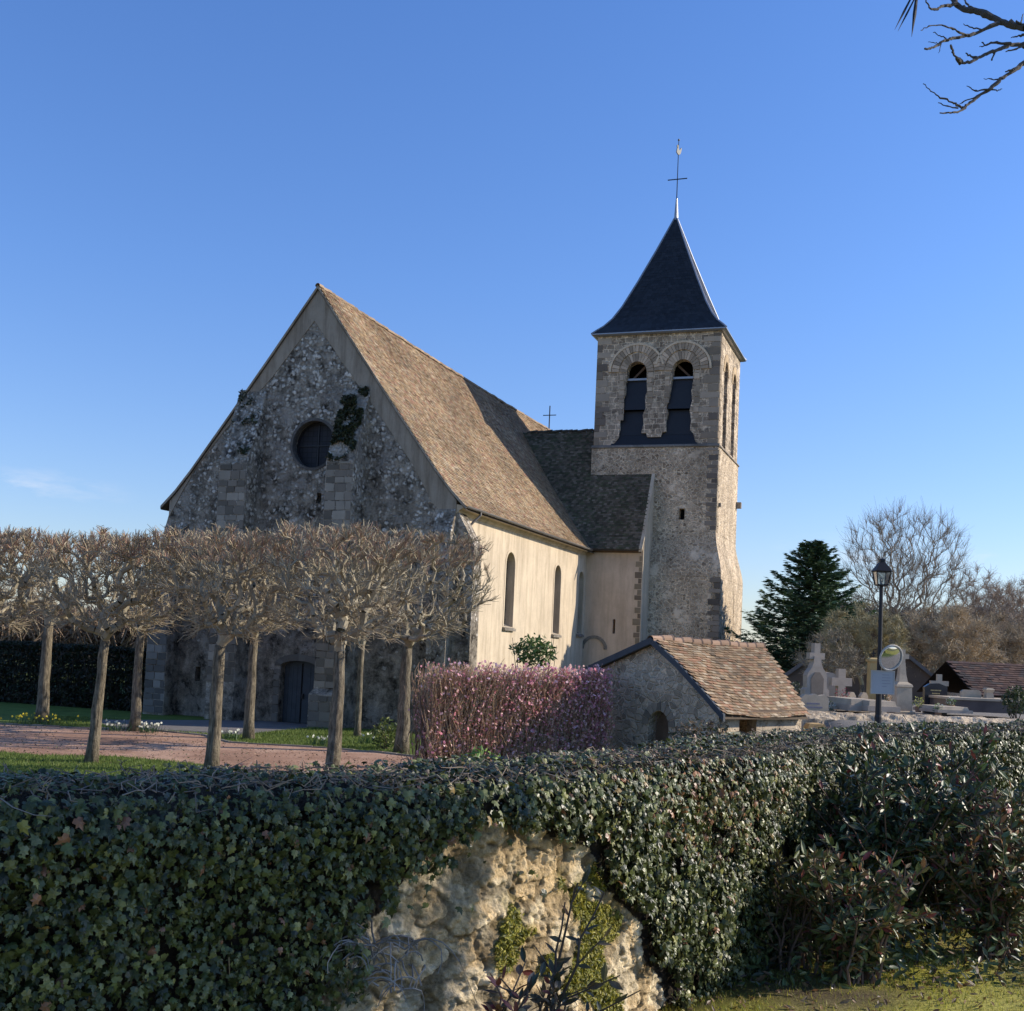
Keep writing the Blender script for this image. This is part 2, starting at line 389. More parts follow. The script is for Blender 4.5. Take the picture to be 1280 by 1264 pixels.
def glass_dark():
    m, nt, b = new_mat('leaded_glass'); g = G(nt); v = g.coord()
    br = g.n('TexBrick'); g.set(br.inputs['Vector'], g.mapping(v, (1, 1, 1), (0, 0, 0), (R_(90), 0, 0)))
    br.offset = 0; br.inputs['Scale'].default_value = 1; br.inputs['Mortar Size'].default_value = .012
    br.inputs['Brick Width'].default_value = .22; br.inputs['Row Height'].default_value = .22
    g.set(br.inputs['Color1'], (.02, .021, .028)); g.set(br.inputs['Color2'], (.03, .03, .034)); g.set(br.inputs['Mortar'], (.01, .01, .01))
    g.set(b.inputs['Base Color'], br.outputs[0]); b.inputs['Roughness'].default_value = .55; b.inputs['Specular IOR Level'].default_value = .2
    g.set(b.inputs['Normal'], g.bump(g.noise(v, 6, 2), .3, .02))
    return m
M['glass'] = glass_dark()
M['brownglass'] = plain('wire_guarded_glass', (.085, .055, .038), .45, .2, 2, 60, bump=.1)

# ------------------------------------------------------------------ camera, light, sky
cam = bpy.data.objects.new('camera', bpy.data.cameras.new('camera')); COL.objects.link(cam); scene.camera = cam
rt = RT*math.cos(ROLL)+UP*math.sin(ROLL); up = -RT*math.sin(ROLL)+UP*math.cos(ROLL)
cam.matrix_world = Matrix(((rt[0], up[0], -FW[0], 0), (rt[1], up[1], -FW[1], 0), (rt[2], up[2], -FW[2], 0), (0, 0, 0, 1)))
cam.data.sensor_width = 36; cam.data.sensor_fit = 'HORIZONTAL'; cam.data.lens = FPX/1280*36
cam.data.shift_y = (PY0-632)/1280; cam.data.clip_end = 3000; cam.data.clip_start = .05

SUN_EL = R_(26); SUN = np.array([.989*math.cos(SUN_EL), .145*math.cos(SUN_EL), math.sin(SUN_EL)])
sl = bpy.data.lights.new('sun', 'SUN'); sl.energy = 5.; sl.angle = R_(.5); sl.color = (1, .9, .76)
so = bpy.data.objects.new('sun', sl); COL.objects.link(so); so.rotation_euler = Vector(SUN).to_track_quat('Z', 'Y').to_euler()
so.location = (20, -10, 30)
w = bpy.data.worlds.new('World'); scene.world = w; w.use_nodes = True; nt = w.node_tree; nt.nodes.clear(); g = G(nt)
sky = g.n('TexSky', sky_type='NISHITA'); sky.sun_disc = False; sky.sun_elevation = SUN_EL
sky.sun_rotation = math.atan2(SUN[0], SUN[1]); sky.altitude = 200; sky.air_density = 1.0; sky.dust_density = .4; sky.ozone_density = 3.
bgn = g.n('Background'); bgn.inputs['Strength'].default_value = .142
v = g.coord('Generated')
def wisp(dirv, spread, stretch, amt, col):
    d = np.array(dirv)/np.linalg.norm(dirv)
    s = g.n('VectorMath', operation='SUBTRACT'); g.set(s.inputs[0], v); s.inputs[1].default_value = tuple(d)
    mp = g.mapping(s.outputs[0], (1, 1, stretch))
    ln = g.n('VectorMath', operation='LENGTH'); g.set(ln.inputs[0], mp)
    f = g.ramp(g.math('DIVIDE', ln.outputs['Value'], spread), [(0., 1.), (1., 0.)])
    nz = g.ramp(g.noise(g.mapping(v, (1, 1, 4)), 18, 5, .6), [(.42, 0.), (.68, 1.)])
    return g.mix(g.math('MULTIPLY', g.math('MULTIPLY', f, nz), amt), col, (6., 6.1, 6.6))
zs_s = g.n('SeparateXYZ'); g.set(zs_s.inputs[0], v)
c = g.mix(1., sky.outputs[0], g.ramp(zs_s.outputs[2], [(.04, (.93, .93, 1.08)), (.3, (.8, 1.0, 1.36)), (.6, (.73, 1.03, 1.5)), (.9, (1.0, 1.15, 1.4))]), 'MULTIPLY')
c = wisp(ray(30, 607), .09, 5, .5, c); c = wisp(ray(1205, 698), .03, 3, .8, c); c = wisp(ray(1080, 690), .09, 5, .4, c)
g.set(bgn.inputs[0], c)
ow = g.n('OutputWorld'); nt.links.new(bgn.outputs[0], ow.inputs[0])
scene.view_settings.view_transform = 'Standard'; scene.view_settings.look = 'None'; scene.view_settings.exposure = .12; scene.view_settings.gamma = 1

# ------------------------------------------------------------------ garden-wall path and terrain
WP = np.array([(-5.5, 1.0), (-4, 2.0), (-1.55, 3.6), (0., 4.75), (1.15, 6.25), (2.1, 7.75), (3.4, 9.3), (4.7, 10.4), (7.5, 12.8), (12, 16.6)], float)
def smooth_path(P, n=240):
    t = np.r_[0, np.cumsum(np.linalg.norm(np.diff(P, axis=0), axis=1))]
    T = np.linspace(0, t[-1], n); Q = np.stack([np.interp(T, t, P[:, i]) for i in (0, 1)], 1)
    for _ in range(10): Q[1:-1] = (Q[:-2]+Q[1:-1]*2+Q[2:])/4
    return Q
WQ = smooth_path(WP); WT = np.r_[0, np.cumsum(np.linalg.norm(np.diff(WQ, axis=0), axis=1))]
WD = np.gradient(WQ, axis=0); WD /= np.linalg.norm(WD, axis=1)[:, None]
def wpos(u):
    p = np.stack([np.interp(u, WT, WQ[:, i]) for i in (0, 1)], -1); d = np.stack([np.interp(u, WT, WD[:, i]) for i in (0, 1)], -1)
    return p, np.stack([d[..., 1], -d[..., 0]], -1)   # point, normal towards the camera side
GN, GC, GB = -1.75, -3.4, -1.5
def sstep(x): x = np.clip(x, 0, 1); return x*x*(3-2*x)
def side(X, Y):
    """signed distance in front of the garden wall (positive = camera side)"""
    P = np.stack([X, Y], -1); q = WQ[::4]; dd = WD[::4]
    D = P[..., None, :]-q; i = np.argmin((D**2).sum(-1), -1)
    Dm = np.take_along_axis(D, i[..., None, None], -2)[..., 0, :]; d = dd[i]
    return Dm[..., 0]*d[..., 1]-Dm[..., 1]*d[..., 0]
def gz(X, Y):
    X = np.asarray(X, float); Y = np.asarray(Y, float)
    s = side(X, Y); c = sstep((X-.2*Y-.6)/2.)
    back = GC+(GB-GC)*c
    z = np.where(s > -.1, GN, back)
    far = sstep((np.hypot(X, Y)-90)/150)
    return z+far*1.5
def ax(a, b, fine0, fine1, step, coarse):
    return np.unique(np.r_[np.arange(a, fine0, coarse), np.arange(fine0, fine1, step), np.arange(fine1, b+1, coarse)])
xs = ax(-600, 600, -10, 18, .4, 14.); ys = ax(-300, 900, -3, 20, .4, 14.); ys = np.unique(np.r_[ys, np.arange(20, 60, 1.5)])
X, Y = np.meshgrid(xs, ys); Z = gz(X, Y); Z = Z+np.where(np.hypot(X, Y) < 60, (fbm(np.stack([X*.8, Y*.8, X*0], -1), 3)-.45)*.03, 0)
N1 = fbm(np.stack([X*1.3, Y*1.3, X*0], -1), 3, 3)[..., None]
near = (side(X, Y) > -.3)[..., None]
colr = np.where(near, np.array([.13, .1, .06])*(1-sstep((N1-.3)*9))+np.array([.34, .32, .055])*sstep((N1-.24)*9), np.array([.11, .14, .04]))
cem = sstep((X-.2*Y-.6)/2.)[..., None]*(Y > 20)[..., None]
colr = colr*(1-cem)+np.array([.27, .24, .2])*cem
faraway = sstep((np.hypot(X, Y)-60)/40)[..., None]; colr = colr*(1-faraway)+np.array([.1, .12, .04])*faraway
ny, nx = X.shape; idx = np.arange(nx*ny).reshape(ny, nx)
mb = MB().add(np.stack([X, Y, Z], -1).reshape(-1, 3), np.stack([idx[:-1, :-1], idx[:-1, 1:], idx[1:, 1:], idx[1:, :-1]], -1).reshape(-1, 4), colr.reshape(-1, 3))
tag(mb.build('ground', M['groundattr'], smooth=True), kind='structure')
def sheet(name, pts, z, mat, jag=.0):
    P = []
    for i in range(len(pts)):
        a = np.array(pts[i], float); b = np.array(pts[(i+1) % len(pts)], float); m = max(1, int(np.linalg.norm(b-a)/.35))
        for k in range(m):
            q = a+(b-a)*k/m; P.append(tuple(q+(rng.random(2)-.5)*jag))
    mb = MB(); n = len(P); tris = tessellate_polygon([[Vector((*p, 0)) for p in P]])
    mb.add([(p[0], p[1], z) for p in P], [tuple(t) for t in tris])
    return tag(mb.build(name, mat), kind='structure')
TH = .3491; RC = np.array([-1.911, 43.711]); EN = np.array([math.cos(TH), -math.sin(TH)]); NN = np.array([math.sin(TH), math.cos(TH)])
def ch(s, t): return tuple(RC+EN*s+NN*t)
zg = GC+.03
sheet('lawn', [(-40, 12), (6, 8), (5, 30), (4, 40), (3, 44), (-1.9, 43.6), ch(-14, -.1), ch(-40, -1)], zg, M['grass'])
sheet('gravel_path', [(-40, 14), (-9, 12), (0, 14), (-.5, 26), (-1.2, 33.5), (-3.6, 35.2), (-5.4, 36.0), (-8.6, 36.4), (-10, 38.6), (-12.2, 39.6), (-14.4, 39.3), (-18, 39.4), (-40, 46)], zg+.006, M['path'], .12)
kp = [(-18, 39.4), (-14.4, 39.3), (-12.2, 39.6), (-10, 38.6), (-8.6, 36.4), (-5.4, 36.0), (-3.6, 35.2), (-1.2, 33.5)]
mb = MB()
for i in range(len(kp)-1):
    a = np.array(kp[i], float); d = np.array(kp[i+1], float)-a; L_ = np.linalg.norm(d); d /= L_; q = np.array([-d[1], d[0]]); x = 0.
    while x < L_-.05:
        w_ = min(rng.uniform(.35, .6), L_-x); p_ = a+d*(x+.01); e_ = a+d*(x+w_-.01); h_ = zg+rng.uniform(.035, .06); o_ = q*.05+rng.normal(0, .006, 2)
        mb.loft([[(*(p_-o_), zz), (*(e_-o_), zz), (*(e_+o_), zz), (*(p_+o_), zz)] for zz in (zg-.03, h_)], np.array([.3, .26, .21])*rng.uniform(.7, 1.2)); x += w_
tag(mb.build('kerb', M['block']), kind='structure')
sheet('grass_strip', [(-14.5, 27.2), (-11.5, 26.4), (-9, 25.3), (-5.6, 25.2), (-5.6, 27.6), (-6.7, 29.2), (-8.2, 30.2), (-10.4, 31.0), (-12.2, 30.4), (-14.8, 31.4)], zg+.012, M['grass'], .15)
sheet('church_forecourt', [ch(-9.6, -7.6), ch(-5.2, -6.6), ch(-5.3, -.12), ch(-8.6, -.12), ch(-12.5, -5.2)], zg+.01, M['greygravel'], .1)
sheet('road', [(-60, -9), (60, -9), (60, 1.2), (-60, 1.2-3.5)], GN+.02, M['asphalt'])

# ------------------------------------------------------------------ church
church = thing('church', 'stone village church with steep tan tiled roof and square slate-capped bell tower', 'church', (RC[0], RC[1], GC), -TH)
SH = (0, 0, GC)
def part(mb, name, mat, parent=church, smooth=False, fix=True): return mb.build(name, mat, parent, SH, smooth, fix)
prof = [(-6.9, 14.40), (-4.87, 11.62), (-2.96, 9.05), (-1.29, 6.85), (-.6, 6.02), (.08, 5.34)]      # south slope, top to eave
profN = [(-13.8-s, z) for s, z in prof]
def W0(t): return lambda a, b: (a, t, b)
def S0(s): return lambda a, b: (s, a, b)
def arch(cx, z0, zs, r, n=12, point=1.):
    """door/window outline: jambs up from z0 to zs then a half circle"""
    return [(cx-r, z0)]+[(cx-r*math.cos(a), zs+r*point*math.sin(a)) for a in np.linspace(0, math.pi, n)]+[(cx+r, z0)]
def ring(cx, cz, r, n=32): return [(cx+r*math.cos(a), cz+r*math.sin(a)) for a in np.linspace(0, 2*math.pi, n, endpoint=False)]
def band_ring(mb, cx, cz, r0, r1, t0, t1, n=32, a0=0, a1=2*math.pi, f=None, col=(1, 1, 1)):
    """flat annulus with thickness in plane f(t)(a,b)"""
    f = f or W0
    full = abs(a1-a0-2*math.pi) < 1e-6
    an = np.linspace(a0, a1, n+1)
    for i in range(n):
        p = [(cx+r*math.cos(a), cz+r*math.sin(a)) for r, a in ((r0, an[i]), (r1, an[i]), (r1, an[i+1]), (r0, an[i+1]))]
        V = [f(t0)(*q) for q in p]+[f(t1)(*q) for q in p]
        F = [(0, 1, 2, 3), (7, 6, 5, 4), (1, 2, 6, 5), (0, 3, 7, 4)]
        if not full and i == 0: F.append((0, 1, 5, 4))
        if not full and i == n-1: F.append((3, 2, 6, 7))
        mb.add(V, F, col)

# west gable wall
out = [(-13.5, GC), (-.35, GC), (-.35, 5.6)]+[(s, z-.12) for s, z in prof[::-1] if s < -.35]+[(s, z-.12) for s, z in profN[1:] if s > -13.5]+[(-13.5, 5.6)]
holes = [ring(-6.75, 7.86, .98), arch(-6.85, GC+.01, -1.12, .82, 10, .28), [(-6.5, 5.45), (-6.27, 5.45), (-6.25, 5.85), (-6.45, 5.9)], [(-11.7, -1.95), (-11.45, -1.95), (-11.45, -1.35), (-11.7, -1.35)]]
part(MB().wall(out, holes, W0(0), W0(.75)), 'gable_wall', M['facade'])
part(MB().box((-13.3, .74, GC), (-.5, .78, 6)).prism([(-12, 6), (-1.8, 6), (-6.9, 12.5)], W0(.74), W0(.78)), 'dark_backing', M['void'])  # near-black sheet behind the openings, painted darkness of the unlit nave
# rendered band under the verge
def band(side_):
    P = prof if side_ > 0 else profN
    inn = [(-7.0, 12.95), (-4.95, 10.35), (-3.7, 8.75), (-2.3, 6.9), (-1.35, 5.5), (-.36, 4.4)] if side_ > 0 else [(-6.98, 12.95), (-8.8, 10.75), (-10.99, 8.5), (-12.3, 6.9), (-12.9, 6.0), (-13.5, 4.9)]
    inn = [(s+(rng.random()-.5)*.1, z+(rng.random()-.5)*.1) for s, z in inn]
    o = [(s, z-.13) for s, z in P]
    for q in (-1,): o[q] = (-.36, 5.55) if side_ > 0 else (-13.49, 5.55)
    return o, inn
b = MB()
for sd in (1, -1):
    o, inn = band(sd)
    if sd < 0: o[0] = (-6.9, 14.27)
    poly = o+inn[::-1]
    b.prism(poly, W0(-.03), W0(.05))
part(b, 'rendered_verge_band', M['rakeband'])
# verge edge of roof seen from the west
b = MB()
for P in (prof, profN):
    for i in range(len(P)-1):
        (s0, z0), (s1, z1) = P[i], P[i+1]
        b.add([(s0, -.12, z0), (s1, -.12, z1), (s1, -.12, z1-.13), (s0, -.12, z0-.13), (s0, .1, z0), (s1, .1, z1), (s1, .1, z1-.13), (s0, .1, z0-.13)],
              [(0, 1, 2, 3), (4, 5, 6, 7), (0, 1, 5, 4), (3, 2, 6, 7)])
part(b, 'verge', M['rakeband'])

# tiles laid row by row
def tiles(mb, P, t0, t1, palette, rowh=.115, wd=.175, keep=None, th=.016, axis='nave', seed=1, origin=(0, 0)):
    r = np.random.default_rng(seed); P = np.array(P, float)
    L = np.r_[0, np.cumsum(np.linalg.norm(np.diff(P, axis=0), axis=1))]
    rows = np.arange(0, L[-1], rowh); nt_ = int((t1-t0)/wd)
    a = np.stack([np.interp(np.clip(rows, 0, L[-1]), L, P[:, i]) for i in (0, 1)], 1)
    b_ = np.stack([np.interp(np.clip(rows+rowh*1.35, 0, L[-1]), L, P[:, i]) for i in (0, 1)], 1)
    d = b_-a; ln = np.linalg.norm(d, axis=1)[:, None]; d = d/np.maximum(ln, 1e-6)
    nrm = np.stack([-d[:, 1], d[:, 0]], 1); nrm *= np.sign(nrm[:, 1:2]+1e-9)
    R, T = np.meshgrid(np.arange(len(rows)), np.arange(nt_), indexing='ij'); R = R.ravel(); T = T.ravel()
    tt = t0+(T+(R % 2)*.5)*wd+r.normal(0, .004, len(R))
    A = a[R]; B = b_[R]; Nn = nrm[R]; jit = r.normal(0, .008, (len(R), 1)); sk = r.normal(0, .006, len(R))
    A3 = A+Nn*.004; B3 = B+Nn*(.028+np.abs(jit)); B2 = B3-Nn*th
    def p3(q, t):
        if axis == 'nave': return np.stack([q[:, 0], t, q[:, 1]], 1)
        return np.stack([t, q[:, 0], q[:, 1]], 1)
    g_ = .004
    V = np.stack([p3(A3, tt+g_), p3(A3, tt+wd-g_), p3(B3, tt+wd-g_+sk), p3(B3, tt+g_+sk), p3(B2, tt+wd-g_+sk), p3(B2, tt+g_+sk)], 1)
    cen = V.mean(1)
    ok = np.ones(len(V), bool) if keep is None else keep(cen)
    V = V[ok]; n = len(V)
    pal = np.array(palette); ci = r.integers(0, len(pal), n); c = pal[ci]*r.uniform(.75, 1.25, (n, 1))
    lo = fbm(cen[ok]*.45, 3, seed)[:, None]; c = c*(.6+.85*lo)
    F = np.array([(0, 1, 2, 3), (3, 2, 4, 5)])
    mb.add(V.reshape(-1, 3), (F[None]+(np.arange(n)*6)[:, None, None]).reshape(-1, 4), np.repeat(c, 6, axis=0))
NAVEPAL = [(.40, .28, .16), (.34, .225, .13), (.44, .33, .2), (.36, .21, .14), (.30, .235, .16), (.42, .3, .175), (.47, .37, .25)]
b = MB()
def sag(z, t): return z
tiles(b, prof, -.14, 30.6, NAVEPAL, keep=lambda c: (c[:, 1] < 19.5+.9*np.maximum(0, -c[:, 0]-1.0)) | ((c[:, 0] < -3.2)))
V = b.V[0]; V[:, 2] += -.10*np.sin(np.clip(V[:, 1]/30, 0, 1)*math.pi)*(V[:, 0] < .0)*np.clip(-V[:, 0]/3, 0, 1)+(fbm(V*.35, 2, 5)-.38)*.16
roof = part(b, 'tiled_roof', M['tile'], fix=False)
b = MB()
for t0, t1, P in ((-.1, 30.6, prof), (-.1, 30.6, profN)):
    P2 = [(s, z-.16) for s, z in P]
    for i in range(len(P2)-1):
        (s0, z0), (s1, z1) = P2[i], P2[i+1]
        b.add([(s0, t0, z0), (s1, t0, z1), (s1, t1, z1), (s0, t1, z0)], [(0, 1, 2, 3)])
b.prism([(s, z-.16) for s, z in prof]+[(s, z-.16) for s, z in profN[::-1]], W0(30.58), W0(30.62))
part(b, 'roof_deck', M['roofbase'], roof)
b = MB()
P2 = [(s, z+.0) for s, z in profN]
for i in range(len(P2)-1):
    (s0, z0), (s1, z1) = P2[i], P2[i+1]
    b.add([(s0, -.1, z0), (s1, -.1, z1), (s1, 30.6, z1), (s0, 30.6, z0)], [(0, 1, 2, 3)], (.36, .26, .16))
part(b, 'north_slope', M['tile'], roof)
# ridge tiles
b = MB()
for i in range(92):
    t = -.14+i*.333; dz = -.10*math.sin(min(1, max(0, t/30))*math.pi)+rng.normal(0, .012)
    c = np.array([.36, .26, .17])*rng.uniform(.7, 1.25)
    an = np.linspace(-.2, math.pi+.2, 7)
    r0, r1 = [[(-6.9+rr*math.cos(a), tt, 14.36+dz+rr*math.sin(a)) for a in an] for tt, rr in ((t, .11), (t+.35, .125))]
    b.add(r0+r1, [(k, k+1, k+8, k+7) for k in range(6)], c)
part(b, 'ridge_tiles', M['tile'], roof, fix=False)
b = MB().box((-6.93, 30.37, 14.3), (-6.87, 30.43, 16.0)).box((-7.35, 30.38, 15.35), (-6.45, 30.42, 15.4))
part(b, 'ridge_cross', M['iron'])

# gable buttresses
def buttress(s0, s1, d, ztop, zfront, mat, name='buttress', foot=0., z0=GC):
    b = MB()
    prof_ = [(0, z0), (-d-foot, z0), (-d-foot, z0+1.3), (-d, z0+1.5), (-d, zfront), (0, ztop)] if foot else [(0, z0), (-d, z0), (-d, zfront), (0, ztop)]
    b.prism(prof_, lambda a, z: (s0, a, z), lambda a, z: (s1, a, z))
    return part(b, name, mat)
bl = buttress(-10.35, -9.05, 1.15, 10.2, 6.95, M['facade'])
br_ = buttress(-5.5, -4.3, 1.1, 10.1, 7.0, M['facade'], foot=.35)
def blocks(mb, f, a0, a1, z0, z1, hmin=.22, hmax=.4, wmin=.35, wmax=.6, proud=.02, seed=0, cols=((.2, .18, .155), (.27, .24, .2), (.16, .145, .125)), alt=False, side=1):
    r = np.random.default_rng(seed); z = z0; k = 0
    while z < z1-.1:
        h = min(r.uniform(hmin, hmax), z1-z); a = a0
        lim = a1
        if alt:
            ww = (a1-a0)*((1. if k % 2 else .58)+r.uniform(-.17, .12))
            rngs = [(a0, a0+ww) if side > 0 else (a1-ww, a1)]
        else:
            rngs = []
            while a < a1-.05:
                w_ = min(r.uniform(wmin, wmax), a1-a); rngs.append((a, a+w_)); a += w_
        for (p, q) in rngs:
            g0 = .012; pr = proud*r.uniform(.3, 1.3); c = np.array(cols[r.integers(0, len(cols))])*r.uniform(.8, 1.2)
            j = r.normal(0, .006, 4)
            p0 = [(p+g0+j[0], z+g0+j[1]), (q-g0+j[2], z+g0), (q-g0, z+h-g0+j[3]), (p+g0, z+h-g0)]
            V = [f(0)(*x) for x in p0]+[f(pr)(*((x-(p+q)/2)*.96+(p+q)/2, (y-z-h/2)*.95+z+h/2)) for x, y in p0]
            mb.add(V, [(4, 5, 6, 7), (0, 1, 5, 4), (1, 2, 6, 5), (2, 3, 7, 6), (3, 0, 4, 7)], c)
        z += h; k += 1
Wp = lambda t0: (lambda pr: (lambda a, b: (a, t0-pr, b)))       # proud of a west face
Sp = lambda s0: (lambda pr: (lambda a, b: (s0+pr, a, b)))       # proud of a south face
DK = ((.27, .23, .18), (.38, .33, .26), (.18, .155, .12))
for (s0, s1, d, zt, o) in ((-10.33, -9.07, 1.15, 6.9, bl), (-5.48, -4.32, 1.1, 6.95, br_)):
    b = MB(); blocks(b, Wp(-d), s0, s1, GC+1.55, zt, seed=int(-s0*10), cols=DK, proud=.025); part(b, 'face_blocks', M['block'], o)
b = MB(); blocks(b, Wp(-1.45), -5.48, -4.32, GC+.05, GC+1.28, seed=3, cols=((.26, .225, .175), (.2, .18, .15)), proud=.03); part(b, 'plinth_blocks', M['block'], br_)
# moss and ivy growing on the sloping tops
def leafblob(mb, cen, rad, n, size, cols, seed, squash=(1, 1, 1), hollow=.5, normal=None, tv=None, tf=None):
    r = np.random.default_rng(seed); P = r.normal(0, 1, (n, 3)); P /= np.linalg.norm(P, axis=1)[:, None]
    P = P*(hollow+(1-hollow)*r.random((n, 1))**.5)*rad*np.array(squash)*(.7+.6*fbm(P*2.2+seed, 2, seed)[:, None])+np.array(cen)
    scatter_leaves(mb, P, size, cols, r, tv, tf, normal)
QV = [(-.5, -.7, 0), (.5, -.7, 0), (.5, .7, .12), (-.5, .7, .12)]; QF = [(0, 1, 2, 3)]
LV = [(0, -1, 0), (.34, -.35, .06), (.3, .35, .06), (0, 1, -.05), (-.3, .35, .06), (-.34, -.35, .06)]; LF = [(0, 1, 2, 3), (0, 3, 4, 5)]
def frames(n, r, nrm=None, spread=1.):
    Z = r.normal(0, 1, (n, 3))
    if nrm is not None: Z = Z*spread+np.asarray(nrm)
    Z /= np.linalg.norm(Z, axis=1)[:, None]+1e-9
    Xr = r.normal(0, 1, (n, 3)); X = np.cross(Z, Xr); X /= np.linalg.norm(X, axis=1)[:, None]+1e-9
    return X, np.cross(Z, X), Z
def scatter_leaves(mb, P, size, cols, r, tv=None, tf=None, normal=None, spread=1.):
    n = len(P); X, Y, Z = frames(n, r, normal, spread); cols = np.array(cols)
    C = cols[r.integers(0, len(cols), n)]*r.uniform(.7, 1.3, (n, 1))
    mb.scatter(tv or LV, tf or LF, P, X, Y, Z, size*r.uniform(.6, 1.3, n), C)
MOSS = [(.03, .042, .016), (.05, .06, .022), (.06, .055, .03)]
for (s0, s1, d, z0, z1, o, n, seed) in ((-10.3, -9.1, 1.15, 6.95, 10.1, bl, 900, 1), (-5.45, -4.35, 1.1, 7., 10.0, br_, 3800, 2)):
    r = np.random.default_rng(seed); q = r.random(n); Pn = np.stack([r.uniform(s0, s1, n), -d*(1-q)-.06+r.normal(0, .05, n), z0+(z1-z0)*q+.05+r.normal(0, .06, n)], 1)
    Pn = Pn[fbm(Pn*1.6, 3, seed) > (.5 if seed == 1 else .385)]
    b = MB(); scatter_leaves(b, Pn, .09, MOSS, r); part(b, 'moss_cap', M['leaf'], o, fix=False)
# corner buttresses
b = MB()
b.prism([(0, GC), (.8, GC), (.8, 3.85), (0, 5.25)], lambda a, z: (-.36+a, .05, z), lambda a, z: (-.36+a, .85, z))
part(b, 'buttress', M['facade'])
b = MB().prism([(0, GC), (-.42, GC), (-.42, 4.3), (0, 5.3)], lambda a, z: (-1.15, a, z), lambda a, z: (-.36, a, z)); part(b, 'buttress', M['facade'])
b = MB().prism([(0, GC), (-.75, GC), (-.75, 2.5), (-.35, 4.0), (0, 5.3)], lambda a, z: (-13.5+a, .1, z), lambda a, z: (-13.5+a, 1.1, z)); part(b, 'buttress', M['facade'])
b = MB().prism([(0, GC), (-.9, GC), (-.9, 2.6), (0, 4.6)], lambda a, z: (-13.5, a, z), lambda a, z: (-12.5, a, z)); o = part(b, 'buttress', M['facade'])
b = MB(); blocks(b, Wp(-.9), -13.48, -12.52, GC+.1, 2.4, seed=8, proud=.03, cols=((.27, .25, .22), (.2, .185, .165), (.14, .13, .115))); part(b, 'face_blocks', M['block'], o)
# round window
b = MB(); band_ring(b, -6.75, 7.86, .96, 1.07, -.03, .3, 40, col=(1, 1, 1))
rw = part(b, 'round_window', M['dressed_dark'])
b = MB().prism(ring(-6.75, 7.86, .97), W0(.42), W0(.45)); part(b, 'glass', M['glass'], rw)
b = MB().box((-6.775, .38, 6.9), (-6.725, .43, 8.82)).box((-7.7, .375, 7.835), (-5.8, .425, 7.885)); band_ring(b, -6.75, 7.86, .9, .98, .36, .44, 40); part(b, 'glazing_bars', M['iron'], rw)
# west door
b = MB()
dr = arch(-6.85, GC+.02, -1.12, .80, 10, .28)
b.prism(dr, W0(.32), W0(.38)); door = part(b, 'door', M['darkwood'])
b = MB()
for i in range(8):
    if i != 4: b.box((-7.64+i*.2, .308, GC+.05), (-7.46+i*.2, .325, -1.12))
part(b, 'boards', M['darkwood'], door)
part(MB().box((-6.86, .285, GC+.05), (-6.82, .33, -1.0)), 'meeting_rail', M['void'], door)
part(MB().box((-6.8, .24, GC+1.0), (-6.72, .3, GC+1.2)).tube([(-6.76, .27, GC+1.1), (-6.76, .2, GC+1.1)], .025, 8), 'handle', M['iron'], door)
b = MB()
for i in range(10):
    a0, a1 = math.pi*i/10, math.pi*(i+1)/10
    c = np.array([.2, .18, .15])*rng.uniform(.8, 1.2)
    pp = [(-6.85-.82*math.cos(a0), -1.12+.23*math.sin(a0)), (-6.85-1.1*math.cos(a0), -1.12+.5*math.sin(a0)), (-6.85-1.1*math.cos(a1), -1.12+.5*math.sin(a1)), (-6.85-.82*math.cos(a1), -1.12+.23*math.sin(a1))]
    b.prism(pp, W0(-.03), W0(.1), c)
blocks(b, Wp(0), -7.97, -7.68, GC+.02, -1.25, seed=4, proud=.03, cols=((.2, .18, .15), (.25, .22, .18)))
blocks(b, Wp(0), -6.02, -5.73, GC+.02, -1.25, seed=5, proud=.03, cols=((.2, .18, .15), (.25, .22, .18)))
part(b, 'surround', M['block'], door)

# south wall with lancets
wins = [(6.33, .55, .92), (13.12, .5, .8), (17.15, .42, .92)]
holes = [arch(t, z0, 4.15-r, r, 12) for t, r, z0 in wins]
part(MB().wall([(.0, GC), (18.0, GC), (18.0, 5.5), (.0, 5.5)], holes, S0(-.35), S0(-.75)).box((-.8, .7, GC), (-.79, 18, 5.4)), 'nave_wall', M['plaster'])
part(MB().box((-13.5, .7, GC), (-13.1, 30.5, 5.6)), 'far_nave_wall', M['plaster'])
part(MB().box((-13.5, 30.1, GC), (-.4, 30.5, 5.6)), 'choir_wall', M['plaster'])
for t, r, z0 in wins:
    o = part(MB().prism(arch(t, z0+.002, 4.15-r, r-.01, 12), S0(-.72), S0(-.70)), 'window', M['brownglass'])
    b = MB(); band_ring(b, t, 4.15-r, r+.01, r+.14, -.353, -.333, 16, 0, math.pi, f=S0)
    for sg in (-1, 1): b.box((-.353, min(t+sg*(r+.01), t+sg*(r+.14)), z0), (-.333, max(t+sg*(r+.01), t+sg*(r+.14)), 4.15-r))
    part(b, 'surround', M['plaster'], o)
    b = MB().prism([(-.7, z0-.02), (-.7, z0+.12), (-.22, z0-.08), (-.22, z0-.18), (-.36, z0-.18)], lambda a, z: (a, t-r-.14, z), lambda a, z: (a, t+r+.14, z)); part(b, 'sill', M['dressed'], o)
    b = MB()
    for k in range(7): b.box((-.69, t-r+.02, z0+.3+k*.45), (-.67, t+r-.02, z0+.325+k*.45))
    b.box((-.69, t-.012, z0), (-.67, t+.012, 4.0)); part(b, 'glazing_bars', M['iron'], o)
